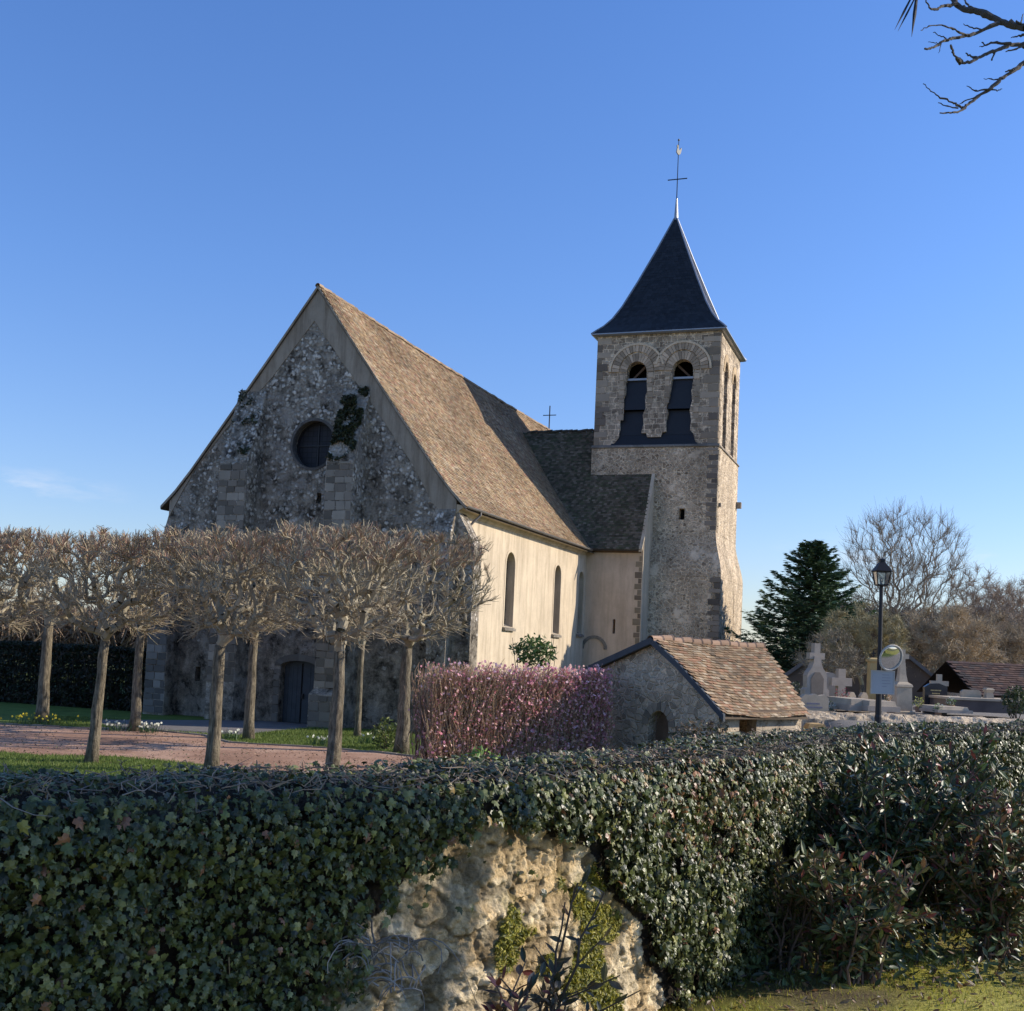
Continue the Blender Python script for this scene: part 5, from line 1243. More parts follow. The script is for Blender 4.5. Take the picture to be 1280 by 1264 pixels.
potflower(1173, 884, 34.3, [(.3, .4, .12), (.5, .5, .4)], 'pale green potted plant in front of the black headstone', .17, 5)
potflower(1189, 876, 35.2, [(.5, .5, .45), (.12, .2, .08)], 'white and green pot between black headstone and wide tomb', .17, 6)
a = atY(1270, 876, 34.5)
bush('green_shrub', 'dark green bush at the right end of the wide flat tomb', a[0], 34.5, CG-.1, .5, 700, .06, [(.03, .05, .02), (.06, .09, .03), (.09, .1, .04)], 71, squash=(.9, .8, .9), cz=a[2]-CG+.1)
a = atY(1015, 850, 38.5)
bush('green_shrub', 'low grey-green bush behind the tallest stone cross', a[0]-.6, 39., CG-.1, .6, 500, .07, [(.05, .06, .035), (.09, .1, .06)], 72)
# ------------------------------------------------------------------ barn and long tiled outbuilding behind the graves
a = atY(1078, 835, 52)
o = thing('barn', 'dark stone barn with grey sloping gable edges behind the crosses, half hidden by bushes', 'barn', (a[0], 52, -2.2), R_(-14))
zE = atY(985, 850, 52)[2]+2.2; zA = atY(1072, 778, 52)[2]+2.2; hw = 3.5
extr(MB(), [(-hw, 0), (hw, 0), (hw, zE), (0, zA), (-hw, zE)], 0, .4, (.45, .4, .36)).build('gable_wall', M['granite'], o)
b = MB()
for sg in (-1, 1): extr(b, [(0, zA+.02), (sg*(hw+.35), zE-.28), (sg*(hw+.35), zE-.1), (0, zA+.22)], -.2, 7.)
b.build('roof', plain('grey_roof', (.2, .19, .18), .8, .3, attr=False), o)
MB().box((-hw, .4, 0), (-hw+.3, 7, zE-.1)).box((hw-.3, .4, 0), (hw, 7, zE-.1)).build('side_wall', M['granite'], o)
a = atY(1182, 826, 47); zr_ = a[2]; ze_ = atY(1190, 868, 44)[2]
o = thing('outbuilding', 'long low outbuilding with dark brown tiled roof at the right edge, behind the wide tomb', 'outbuilding', (a[0], 47, -2.), R_(2))
b = MB(); tiles(b, [(47.0, zr_), (44.2, ze_)], 0, 16, [(.13, .075, .055), (.1, .06, .05), (.17, .1, .07), (.09, .07, .06)], rowh=.2, wd=.24, axis='tr', th=.02, seed=14)
b.V[0] = b.V[0]-np.array([0, 47, -2.]); b.build('tiled_roof', M['tile'], o, fix=False)
MB().box((.2, -2.6, 0), (15.8, -2.3, ze_+1.98), (.3, .22, .18)).box((.2, -2.3, 0), (.5, 2.5, ze_+2)).build('wall', M['shedstone'], o)
MB().add([(0, -2.82, ze_+1.96), (16, -2.82, ze_+1.96), (16, 0, zr_+1.96), (0, 0, zr_+1.96), (16, 3, ze_+1.9), (0, 3, ze_+1.9)], [(0, 1, 2, 3), (3, 2, 4, 5)], (.5, .4, .4)).build('roof_deck', M['roofbase'], o)

# ------------------------------------------------------------------ trees on the right
def conifer(px, pyt, pyb, Y, label, seed, zg_):
    r = np.random.default_rng(seed); a = atY(px, pyt, Y); o = thing('conifer_tree', label, 'tree', (a[0], Y, zg_)); H = a[2]-zg_
    MB().tube([(0, 0, 0), (0, 0, H*.5), (0, 0, H)], [.22, .14, .02], 8).build('trunk', M['bark'], o)
    b = MB(); bb = MB(); nb_ = 190
    for i in range(nb_):
        f = (i+r.random())/nb_; z = H*(.12+.87*f); Rm = (.35+3.75*(1-f)**.75)*(.75+.5*r.random())*(1.12 if f < .5 else 1.)
        az = i*2.399+r.normal(0, .3); d = np.array([math.cos(az), math.sin(az), 0.]); 
        if d[0] < 0: Rm *= 1.16
        n = 9; ts = np.linspace(0, 1, n); dz = np.where(True, -.18*Rm*np.sin(ts*2.2)+.22*Rm*ts**2.4, 0)
        L = np.array([0, 0, z])+d*(ts*Rm)[:, None]+np.array([0, 0, 1.])*dz[:, None]
        bb.segs(L[:-1], L[1:], .03*(1-ts[:-1]*.8), .03*(1-ts[1:]*.8), 4, (.1, .075, .055))
        m = int(55+95*Rm/3); t_ = r.random(m)**.7; base = np.stack([np.interp(t_, ts, L[:, k]) for k in range(3)], 1)
        sd = np.array([-d[1], d[0], 0]); off = r.normal(0, 1, (m, 1))*sd*(.07+.20*(1-t_))[:, None]*Rm*.8+np.array([0, 0, 1.])*(r.normal(-.05, .07, (m, 1)))
        P = base+off; Xd = d*.8+sd*r.normal(0, .7, (m, 1))+np.array([0, 0, .12]); Xd = Xd/np.linalg.norm(Xd, axis=1)[:, None]
        Zd = np.array([0, 0, 1.])+r.normal(0, .5, (m, 3)); Yd = np.cross(Zd, Xd); Yd /= np.linalg.norm(Yd, axis=1)[:, None]; Zd = np.cross(Xd, Yd)
        C = np.array([(.05, .095, .055), (.075, .14, .07), (.13, .19, .08)])[r.integers(0, 3, m)]*r.uniform(.7, 1.3, (m, 1))
        b.scatter([(-.5, 0, 0), (0, .22, .03), (.9, 0, -.02), (0, -.22, .03), (.35, .4, .02), (.35, -.4, .02)], [(0, 3, 2, 1), (1, 2, 4, 4), (3, 5, 2, 2)][:1], P, Xd, Yd, Zd, .24, C)
        b.scatter([(0, 0, 0), (.25, .32, 0), (.35, .26, 0), (.1, -.02, 0)], [(0, 3, 2, 1)], P, Xd, Yd, Zd, .3, C)
    b.build('crown', M['needle'], o, fix=False); bb.build('branches', M['twig'], o, fix=False)
conifer(1019, 674, 870, 60, 'broad dark green conifer standing between the shed roof and the bare trees', 81, -2.4)
JIT = [.05]; WOB = [.4]; CV = [.35]
def baretree(px, pyt, Y, zg_, ell, n, label, seed, base_h, rtip=.012, twn=2500, tl=.6, col=(.3, .24, .17), w=.25, name='bare_tree', trunk_r=None, twt=.008, up=.5, expo=2.3, group=None, lean=0, tipcol=None, sagz=0.):
    """ell: (half width x, half depth, z bottom, z top) of the crown in metres above the base"""
    r = np.random.default_rng(seed); a = atY(px, pyt, Y); o = thing(name, label, 'tree', (a[0], Y, zg_), 0, group)
    rx, ry, z0, z1 = ell; cz = (z0+z1)/2; hz = (z1-z0)/2
    P = r.normal(0, 1, (n, 3)); P /= np.linalg.norm(P, axis=1)[:, None]; P *= (r.random((n, 1))**.4); P[:, 2] = np.where(P[:, 2] < 0, P[:, 2]*1., P[:, 2])
    T = P*np.array([rx, ry, hz])*(.8+.4*fbm(P*1.5+seed, 2, seed)[:, None]*1.2)+np.array([0, 0, cz])
    tr = [(lean*h/base_h, 0, h) for h in np.linspace(0, base_h, 5)]
    N, par, rad, cnt = colony(tr, T, r, w, JIT[0], .45*max(1, hz/3), rtip, expo, k0=3, sagz=sagz)
    R0 = trunk_r or rad[3]; MB().tube(tr, [R0*1.3, R0*1.05, R0, R0*.95, R0*.9], 9).build('trunk', M['bark'], o, smooth=True)
    i = np.arange(5, len(N)); ra = np.minimum(rad[par[i]], rad[i]*1.4); b = MB(); big = rad[i] > rtip*3
    for msk, k in ((big, 6), (~big, 3)):
        j = i[msk]; b.segs(N[par[j]], N[j], np.minimum(ra[msk], R0*.8), np.minimum(rad[j], R0*.8), k, shade(len(j), col, r))
    def df(A, D, r):
        q = A-np.array([0, 0, z0]); q /= np.linalg.norm(q, axis=1)[:, None]+1e-6
        return D*.8+q*.6+np.array([0, 0, up])+r.normal(0, .3+WOB[0]*.8, A.shape)
    tc = tipcol or tuple(x*1.1 for x in col)
    for lev in ((.7, 1.), (.3, .6)):
        for (A, B, p, q) in twigs_from(N, par, rad, r, int(twn*lev[0]), rtip*2.5, tl*lev[1], df, twt, 3, WOB[0]):
            b.segs(A, B, p, q, 3, shade(len(A), tc, r, .3))
    b.build('crown', M['twig'], o, fix=False); return o
JIT[0] = .012; WOB[0] = .2; CVG[0] = .1
baretree(1131, 700, 72, -1.6, (3.9, 3.2, 3.4, 11.6), 800, 'tall bare tree with a rounded fan of fine branches rising behind the lamp', 82, 2.6, rtip=.0095, twn=4600, tl=1.1, w=.45, col=(.33, .27, .2), twt=.009, trunk_r=.3, up=.6, expo=2.25)
JIT[0] = .05; WOB[0] = .42; CVG[0] = .35
OL = (.42, .36, .2); TN = (.52, .41, .26)
GR = 'leafless bushes behind the cemetery'
baretree(1080, 760, 50, -1.9, (2.1, 1.8, 1.2, 4.6), 190, 'olive-coloured twiggy bush between the conifer and the lamp post', 83, 1.0, rtip=.012, twn=9000, tl=.45, col=OL, name='twiggy_bush', group=GR, twt=.01, up=.25)
baretree(1040, 800, 47, -1.8, (1.5, 1.3, .7, 3.2), 120, 'brown twiggy bush low beside the conifer behind the tallest cross', 84, .6, rtip=.011, twn=2600, tl=.4, col=(.3, .25, .17), name='twiggy_bush', group=GR, twt=.01, up=.2)
baretree(1120, 790, 56, -1.8, (2.0, 1.5, .8, 3.6), 120, 'brownish twiggy bush at the foot of the tall bare tree', 85, .6, rtip=.012, twn=3000, tl=.5, col=(.38, .28, .17), name='twiggy_bush', group=GR, twt=.012, up=.2)
baretree(1182, 770, 52, -1.8, (2.7, 2., 1.0, 4.7), 210, 'golden-brown twiggy bush right of the tall bare tree above the black headstone', 86, .8, rtip=.012, twn=11000, tl=.55, col=TN, name='twiggy_bush', group=GR, twt=.011, up=.1)
tx = [(1222, 706, 74, 6.2), (1252, 728, 70, 5.4), (1282, 712, 78, 6.8), (1318, 715, 72, 6.4), (1360, 705, 76, 7.), (1235, 775, 58, 3.4), (1275, 770, 60, 3.6), (1315, 770, 60, 3.8)]
LB = ['reddish bare tree at the left end of the wood on the right', 'shorter bare tree in the wood, second from its left end', 'bare tree with the highest crown at the right edge of the photo', None, None,
      'dense brown thicket bush low behind the long tiled roof, the left one', 'dense brown thicket bush low behind the long tiled roof, at the photo edge', None]
for i, (px, py, Y, H) in enumerate(tx):
    if i in (3, 4, 7): continue
    zt_ = atY(px, py, Y)[2]+1.8
    baretree(px, py, Y, -1.8, (2.3+.1*i if i < 5 else 2.9, 2., .6 if i > 4 else 1.8, zt_), 130 if i > 4 else 300, LB[i], 90+i, .6 if i > 4 else 1.6, rtip=.011, twn=7000 if i > 4 else 4200, tl=.7, col=(.38, .31, .21) if i > 4 else (.4, .33, .24), name='thicket_bush' if i > 4 else 'woodland_tree', group='bare trees of the wood on the right', twt=.010, up=.3, tipcol=(.44, .34, .25) if i < 5 else (.42, .33, .21))
# far woods
def wood(name, x0, x1, y, z0, H, n, seed, col):
    r = np.random.default_rng(seed); b = MB(); X_ = r.uniform(x0, x1, n); Y_ = y+r.normal(0, 3, n)
    top = H*(.75+.5*fbm(np.stack([X_*.12, X_*0, X_*0], 1), 3, seed)); Z_ = z0+top*r.random(n)**.5
    A = np.stack([X_, Y_, Z_], 1); B = A+np.stack([r.normal(0, .9, n), r.normal(0, .5, n), r.uniform(.4, 1.6, n)], 1)
    b.segs(A, B, .05, .02, 3, shade(n, col, r, .4)); m = n//20
    A = np.stack([r.uniform(x0, x1, m), np.full(m, y)+r.normal(0, 3, m), np.full(m, z0-.3)], 1); B = A+np.stack([r.normal(0, .8, m), r.normal(0, .5, m), H*.8*np.ones(m)], 1)
    b.segs(A, B, .12, .04, 5, shade(m, col, r)); solo(b, name, M['twig'], None, None, ((x0+x1)/2, y, z0), kind='stuff')
wood('far_wood', -75, -18, 92, -2.4, 3.1, 26000, 5, (.25, .17, .11))
wood('far_wood', 30, 130, 120, -1.5, 7.5, 26000, 6, (.17, .125, .085))
wood('far_wood', -18, 30, 150, -1.5, 4, 8000, 8, (.17, .125, .085))

# ------------------------------------------------------------------ garden wall with its ivy
UMAX = WT[-1]
# outline of the bare patch on the wall face, in (distance along the wall, height) measured on the wall itself
def uz_of(px, py):
    d = ray(px, py); us = np.linspace(0, UMAX, 900); p, nn = wpos(us)
    k = d[0]*p[:, 1]-d[1]*p[:, 0]; ok = (p@d[:2]) > 0; i = np.argmin(np.abs(k)+(~ok)*99); t_ = p[i, 1]/d[1]; return us[i], d[2]*t_
BARE = [uz_of(*q) for q in [(335, 1330), (392, 1240), (440, 1172), (492, 1118), (520, 1075), (575, 1040), (640, 1022), (690, 1040), (728, 1062), (752, 1108), (790, 1150), (800, 1200), (832, 1260), (845, 1330)]]
UNUSED = lambda u: -.55+.02*np.sin(u*1.7)+.02*np.sin(u*4.1+1)
def bare_mask(u, z, amp=.09):
    q = np.stack([u*5, z*5, u*0], -1); du = (fbm(q, 3, 2)-.45)*amp*2.5; dz = (fbm(q, 3, 9)-.45)*amp*2.5
    return inpoly(np.stack([u+du, z+dz], -1).reshape(-1, 2), BARE).reshape(np.shape(u))
def bulge(u, z):
    b0 = .10*np.exp(-((u-uz_of(620, 1200)[0])/.9)**2)*sstep((-.55-z)/1.1)
    return b0
def wall_relief(u, z):
    P = np.stack([u*3.2, z*4.2, u*0], -1)
    f = fbm(P, 5, 1); f2 = fbm(P*3.1, 3, 4)
    # stones: cell noise
    q = np.stack([u*9+fbm(P*3, 3, 5)*1.6, z*13+fbm(P*3, 3, 6)*1.6], -1); c0 = np.floor(q); best = np.full(u.shape, 9.); cid = np.zeros(u.shape)
    for dx in (-1, 0, 1):
        for dy in (-1, 0, 1):
            c = c0+np.array([dx, dy]); h1_ = vnoise(np.stack([c[..., 0]+.01, c[..., 1]+.01, c[..., 0]*0+.01], -1), 11); h2_ = vnoise(np.stack([c[..., 0]+.01, c[..., 1]+.01, c[..., 0]*0+3.01], -1), 12)
            d = np.hypot(q[..., 0]-c[..., 0]-h1_, q[..., 1]-c[..., 1]-h2_); m = d < best; best = np.where(m, d, best); cid = np.where(m, h2_, cid)
    st = sstep((.60-best)/.13)
    fr = np.abs(fbm(P*1.7+9, 4, 21)-.45); f4 = fbm(P*9+3, 3, 41); f5 = fbm(P*22+5, 2, 43); f6 = fbm(P*44+5, 2, 47); return (f-.45)*.07+(f2-.45)*.034+(f4-.45)*.030+(f5-.37)*.016+(f6-.37)*.008+st*.012*(.3+cid)-np.clip(.025-fr, 0, 1)*.5, f, st, cid
u1 = BARE[0][0]-.2; u2 = max(b[0] for b in BARE)+.3
ug = np.unique(np.r_[np.arange(0, u1, .06), np.arange(u1, u2, .0055), np.arange(u2, UMAX, .06)]); zgr = np.linspace(GN-.15, -.62, 230)
U, Zg = np.meshgrid(ug, zgr); rel, f_, st_, cid_ = wall_relief(U, Zg); p, nn = wpos(U.ravel()); p = p.reshape(*U.shape, 2); nn = nn.reshape(*U.shape, 2)
fine = ((U > u1) & (U < u2)); off = np.where(fine, rel, rel*.3)+bulge(U, Zg)
F3 = np.concatenate([p+nn*off[..., None], Zg[..., None]], -1)
bm_ = bare_mask(U, Zg, .05)
gr = fbm(np.stack([U*9, Zg*9, U*0+4], -1), 4, 8)[..., None]; gr2 = fbm(np.stack([U*2.2, Zg*2.2, U*0], -1), 3, 18)[..., None]
warm = np.array([.60, .44, .24]); pale = np.array([.76, .62, .40]); grey = np.array([.34, .29, .21])
C = warm*(1-sstep((gr-.4)*6))+pale*sstep((gr-.4)*6); C = C*(1-.75*sstep((gr2-.46)*8))+grey*.75*sstep((gr2-.46)*8)
C = C*(.45+.55*sstep((rel[..., None]+.06)/.05))     # darker where the relief sinks back
C = C*(.62+.38*st_[..., None])*(.75+.5*cid_[..., None]*st_[..., None])*(.7+.65*fbm(np.stack([U*26, Zg*26, U*0], -1), 3, 71)[..., None])
mossn = fbm(np.stack([U*3.3+7, Zg*3.3, U*0], -1), 4, 28)
mossm = np.zeros_like(U)
for (mx, my, mr_) in ((622, 1140, .085), (650, 1165, .07), (612, 1185, .06), (690, 1105, .06), (712, 1125, .06), (728, 1160, .085), (722, 1190, .07), (700, 1215, .06), (755, 1240, .07), (648, 1090, .04), (665, 1195, .06), (740, 1100, .05)):
    uu, zz_ = uz_of(mx, my); mossm = np.maximum(mossm, sstep(1.9-np.hypot(U-uu, (Zg-zz_)*1.1)/(mr_*1.3)+(mossn-.45)*5-.35))
mossm = mossm*fine
C = C*(1-mossm[..., None])+np.array([.27, .24, .035])*mossm[..., None]*(.6+.8*gr)
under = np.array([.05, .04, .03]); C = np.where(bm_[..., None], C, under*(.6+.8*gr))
ny, nx = U.shape; idx = np.arange(nx*ny).reshape(ny, nx)
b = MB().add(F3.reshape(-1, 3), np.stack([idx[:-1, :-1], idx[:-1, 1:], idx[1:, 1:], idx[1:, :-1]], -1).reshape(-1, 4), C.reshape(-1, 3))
# top and back of the wall
pt, nt_ = wpos(ug); topo = off[-1]
ring_ = [np.c_[pt+nt_*topo[:, None], np.full(len(ug), -.62)], np.c_[pt-nt_*.1, np.full(len(ug), -.535)], np.c_[pt-nt_*.38, np.full(len(ug), -.53)], np.c_[pt-nt_*.4, np.full(len(ug), GC-.2)]]
V = np.stack(ring_); idx = np.arange(4*len(ug)).reshape(4, -1)
b.add(V.reshape(-1, 3), np.stack([idx[:-1, :-1], idx[:-1, 1:], idx[1:, 1:], idx[1:, :-1]], -1).reshape(-1, 4), (.06, .05, .04))
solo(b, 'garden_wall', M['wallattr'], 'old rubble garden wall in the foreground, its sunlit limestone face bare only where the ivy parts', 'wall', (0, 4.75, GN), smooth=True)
# moss cushions on the bare face
r = np.random.default_rng(91); mi = np.argwhere((mossm > .45) & bm_); mi = mi[r.choice(len(mi), min(len(mi), 9000))]
Pm = F3[mi[:, 0], mi[:, 1]]; nm = np.c_[nn[mi[:, 0], mi[:, 1]], np.full(len(mi), .4)]
b = MB(); scatter_leaves(b, Pm+nm*r.uniform(0, .02, (len(mi), 1)), .011, [(.30, .27, .03), (.22, .22, .03), (.38, .33, .05), (.13, .14, .03)], r, normal=nm*1.4)
solo(b, 'wall_moss', M['leaf'], None, None, (0, 4.75, -1), kind='stuff')

# ivy
IV = [(0, -.52, 0), (.22, -.62, -.04), (.55, -.35, -.09), (.36, -.02, .02), (.52, .28, -.07), (.2, .3, .03), (0, .85, -.12), (-.2, .3, .03), (-.52, .28, -.07), (-.36, -.02, .02), (-.55, -.35, -.09), (-.22, -.62, -.04), (0, -.05, .07)]
IF = [(12, i, (i+1) % 12) for i in range(12)]
def ivy(n, u0, ub, seed):
    r = np.random.default_rng(seed); u = r.uniform(u0, ub, n); H = 1.3
    s = r.random(n); top = s > .80                     # share on the wall head
    z = np.where(top, -.56, -.56-(1.34)*r.random(n)**.95)
    m = bare_mask(u, z, .17) & ~top
    stray = r.random(n) < .03
    hole = fbm(np.stack([u*5.5, z*6.5, u*0], -1), 3, 77); k = (~m & (top | (hole > .255+.045*r.random(n)-.2*sstep((z+.95)/.2)))) | (stray & m & (z > BARE[6][1]-.35) & (r.random(n) < .5)); u, z, top = u[k], z[k], top[k]; n = len(u)
    p, nn = wpos(u); q3 = np.stack([u*1.6, z*1.6, u*0], -1); th_ = .06+.16*fbm(q3, 3, 6)
    vv = np.stack([u*5, z*5, u*0], -1); th_ = th_+.10*(fbm(vv, 2, 16)-.4)
    depth = r.random(n)**.45
    over = sstep((z+.95)/.4)*.06
    out = ((th_+over)*depth+bulge(u, z)*.7)*(1-.55*sstep((z+.72)/.16))
    back_ = r.uniform(-.42, .12, n)
    pos = np.where(top[:, None], p+nn*back_[:, None], p+nn*out[:, None])
    zt_ = -.545+.04*r.random(n)+.09*(fbm(np.stack([u*2.5, back_*3, u*0], -1), 3, 13)-.3)-.16*sstep((back_+.05)/.17)
    zz = np.where(top, zt_, z+.02)
    P = np.c_[pos, zz]
    upw = np.where(top, 1.0, .2+.5*sstep((z+.75)/.2))
    nz = np.c_[nn*np.where(top, .25, 1.)[:, None], upw]+r.normal(0, .42, (n, 3))*1.25; nz /= np.linalg.norm(nz, axis=1)[:, None]
    down = np.c_[nn*.25, np.full(n, -1.)]+r.normal(0, .55, (n, 3)); Y_ = down-(down*nz).sum(1)[:, None]*nz; Y_ /= np.linalg.norm(Y_, axis=1)[:, None]; X_ = np.cross(Y_, nz)
    big = fbm(np.stack([u*1.1, z*1.1, u*0], -1), 2, 44)
    size = (.015+.029*r.random(n)**1.4)*np.where(u < uz_of(430, 1000)[0], .88, .9)*(.7+.6*big)*np.where(top, .8, 1.)
    pal = np.array([(.055, .07, .024), (.085, .105, .036), (.025, .034, .012), (.15, .165, .075), (.2, .2, .07)]); pal = pal*np.array([1.08, 1.04, .8]); C = pal[r.choice(5, n, p=[.30, .26, .24, .15, .05])]*r.uniform(.75, 1.3, (n, 1))
    um = uz_of(880, 1000)[0]; redz = np.exp(-((u-um)/.9)**2)*sstep((z+1.15)/.3)*(fbm(np.stack([u*2, z*2, u*0], -1), 3, 33) > .42)
    rr_ = r.random(n) < (.02+.22*redz)
    C[rr_] = np.array([(.28, .13, .06), (.3, .2, .07), (.2, .1, .055)])[r.integers(0, 3, rr_.sum())]
    dry = top & (r.random(n) < .22); C[dry] = np.array([(.2, .15, .11), (.15, .12, .09)])[r.integers(0, 2, dry.sum())]
    return P, X_, Y_, nz, size, C, dry
b = MB()
uL = uz_of(0, 1100)[0]; uR = uz_of(1280, 1000)[0]
P, X_, Y_, nz, size, C, dry = ivy(105000, max(.0, uL-1.0), uR+1., 101); size = size*np.where(dry, .6, 1)
print('ivy span', uL, uR, UMAX)
b.scatter(IV, IF, P, X_, Y_, nz, size, C)
P, X_, Y_, nz, size, C, dry = ivy(16000, 0, max(.1, uL-1.), 102); b.scatter(IV, IF, P, X_, Y_, nz, size, C)
P, X_, Y_, nz, size, C, dry = ivy(5000, uR+1., UMAX-.1, 103); b.scatter(IV, IF, P, X_, Y_, nz, size*1.3, C)
ivyo = thing('ivy', 'dark glossy ivy covering the foreground garden wall', 'ivy', (0, 4.75, GN))
b.build('foliage', M['ivyleaf'], ivyo, (0, 4.75, GN), fix=False)
# woody stems and dry trailing shoots on the wall head
b = MB(); r = np.random.default_rng(104); n = 1500; JS = lambda k: r.normal(0, k, (n, 3))
u = r.uniform(uL-.5, uR+.8, n); p, nn = wpos(u); dd = np.stack([-nn[:, 1], nn[:, 0]], 1)
A = np.c_[p+nn*r.uniform(-.35, .14, (n, 1)), -.53+.035*r.random(n)]; along = r.normal(0, .08, (n, 1)); B = A+np.c_[dd*along+nn*r.normal(0, .07, (n, 1)), r.normal(-.0, .025, n)]
Mi = (A+B)/2+r.normal(0, .02, (n, 3)); cs = np.array([(.26, .2, .15), (.18, .14, .11), (.32, .25, .19)])[r.integers(0, 3, n)]*r.uniform(.7, 1.2, (n, 1))
M1 = A*.67+B*.33+JS(.014); M2 = A*.33+B*.67+JS(.014)
b.segs(A, M1, .0025, .0022, 3, cs).segs(M1, M2, .0022, .0018, 3, cs).segs(M2, B, .0018, .001, 3, cs)
n = 14; u = r.uniform(uL-.3, uR+.5, n); p, nn = wpos(u); A = np.c_[p+nn*r.uniform(.12, .26, (n, 1)), r.uniform(-1.2, -.5, n)]; B = A+np.c_[r.normal(0, .05, (n, 2))+nn*.04, -r.uniform(.05, .2, n)]
b.segs(A, B, .003, .0018, 3, (.2, .16, .1)); b.build('stems', M['twig'], ivyo, (0, 4.75, GN), fix=False)

# dry grey shoots hanging over the left edge of the bare patch
def at_wall(px, py, out_=.12):
    u, z = uz_of(px, py); p, nn = wpos(np.array([u])); return np.array([*(p[0]+nn[0]*out_), z])
b = MB(); r = np.random.default_rng(105)
for i in range(46):
    q = at_wall(r.uniform(415, 505), r.uniform(1165, 1230), .13); pts = [q]
    v_ = np.array([r.normal(-.2, .5), r.normal(-.2, .3), 1.]); L_ = r.uniform(.12, .3)
    for k in range(6): v_ = v_+np.array([r.normal(-.1, .25), r.normal(0, .15), -.42]); v_ /= np.linalg.norm(v_); pts.append(pts[-1]+v_*L_/6)
    b.tube(pts, np.linspace(.004, .0015, 7), 4, np.array([.4, .36, .32])*r.uniform(.6, 1.1), caps=False)
solo(b, 'dry_tuft', M['twig'], 'tuft of dry grey stalks drooping over the lower left edge of the bare stone', 'dry plant', tuple(at_wall(460, 1200)))

# ------------------------------------------------------------------ foreground plants
OV = [(0, -1, 0), (.3, -.45, .05), (.36, .1, .06), (.2, .6, .03), (0, 1.05, -.08), (-.2, .6, .03), (-.36, .1, .06), (-.3, -.45, .05), (0, 0, -.04)]
OF = [(8, i, (i+1) % 8) for i in range(8)]
def leafy(name, label, base, H, spread, nst, nleaf, size, pal, seed, cat='shrub', lean=(0, 0), tipred=0., tcol=(.2, .13, .09), group=None, drop=.0):
    r = np.random.default_rng(seed); o = thing(name, label, cat, tuple(base), 0, group); bs_ = MB(); bl2 = MB()
    allP, allX, allC = [], [], []
    for i in range(nst):
        az = r.uniform(0, 2*math.pi); sp_ = spread*r.random()**.6; top_ = np.array([math.cos(az)*sp_+lean[0], math.sin(az)*sp_*.8+lean[1], H*r.uniform(.45, 1.05)])
        A = np.array([r.normal(0, .06), r.normal(0, .06), 0]); Cc = A*.4+top_*.35+np.array([0, 0, H*.3]); ts = np.linspace(0, 1, 8)[:, None]
        L = (1-ts)**2*A+2*ts*(1-ts)*Cc+ts**2*top_; L += r.normal(0, .012, L.shape)
        bs_.tube(L, np.linspace(.009, .003, 8), 5, np.array(tcol)*r.uniform(.7, 1.3), caps=False)
        for k in range(3):     # side shoots
            f = r.uniform(.15, .95); S = L[int(f*7)]; E_ = S+np.array([r.normal(0, .14), r.normal(0, .14), r.uniform(.02, .2)])*min(1., H); bs_.segs([S], [E_], .004, .002, 4, tcol)
            m = nleaf//3; t_ = r.random((m, 1)); allP.append(S+(E_-S)*t_); d = (E_-S)/np.linalg.norm(E_-S); allX.append(d+r.normal(0, .7, (m, 3)))
            allC.append(np.full(m, (S[2]+E_[2])/2/H))
        m = nleaf; f = r.uniform(.06, 1., m)**.9; allP.append(np.stack([np.interp(f*7, range(8), L[:, k]) for k in range(3)], 1)); allX.append(np.array([0, 0, .5])+r.normal(0, .8, (m, 3))); allC.append(f)
    P = np.concatenate(allP); Yd = np.concatenate(allX); Yd /= np.linalg.norm(Yd, axis=1)[:, None]; hgt_ = np.concatenate(allC); n = len(P)
    Z_ = np.array([.25, -.5, .9])+r.normal(0, .5, (n, 3)); X_ = np.cross(Yd, Z_); X_ /= np.linalg.norm(X_, axis=1)[:, None]; Z_ = np.cross(X_, Yd)
    sz = size*r.uniform(.6, 1.25, n); P = P+Yd*sz[:, None]*1.05
    C = np.array(pal)[r.integers(0, len(pal), n)]*r.uniform(.7, 1.3, (n, 1)); rd = (r.random(n) < tipred*(.4+hgt_)); C[rd] = np.array([(.22, .05, .04), (.3, .14, .05), (.26, .08, .06)])[r.integers(0, 3, rd.sum())]
    bl2.scatter(OV, OF, P, X_, Yd, Z_, sz, C); bl2.build('leaves', M['ivyleaf'], o, fix=False); bs_.build('stems', M['twig'], o, fix=False); return o
DG = [(.04, .06, .022), (.06, .09, .035), (.09, .125, .04), (.04, .05, .025)]
BR = [(.11, .13, .045), (.14, .17, .05), (.18, .16, .06), (.24, .16, .07), (.08, .11, .04), (.06, .09, .03)]
gp_ = lambda px, py: atZ(px, py, GN)
q = gp_(1090, 1218); leafy('dark_shrub', 'large dark green shrub against the wall where the sunlit ivy ends', (q[0]+.3, q[1]+.75, GN), 1.2, .74, 60, 48, .036, DG, 111, tipred=.02)
q = gp_(1170, 1212); leafy('dark_shrub', 'dark green shrub with red new leaves at its top, growing higher against the wall', (q[0]+.4, q[1]+1.0, GN), 1.3, .62, 46, 46, .036, DG, 112, tipred=.1)
q = gp_(1245, 1215); leafy('red_leaved_shrub', 'bushy shrub with reddish-brown and green leaves at the right edge', (q[0]+.15, q[1]+.35, GN), .98, .66, 64, 46, .032, BR, 113, tipred=.14)
q = gp_(1090, 1240); leafy('red_leaved_shrub', 'straggly low shrub of green and russet leaves standing in front of the dark shrub', (q[0]-.02, q[1]+.2, GN), .68, .45, 42, 40, .034, BR, 114, tipred=.1)
q = gp_(990, 1230); leafy('thin_shrub', 'sparse yellowish shoots at the corner where the bright ivy ends', (q[0]+.1, q[1]+.35, GN), .7, .35, 26, 26, .028, [(.2, .18, .05), (.14, .13, .05), (.1, .11, .04)], 115)
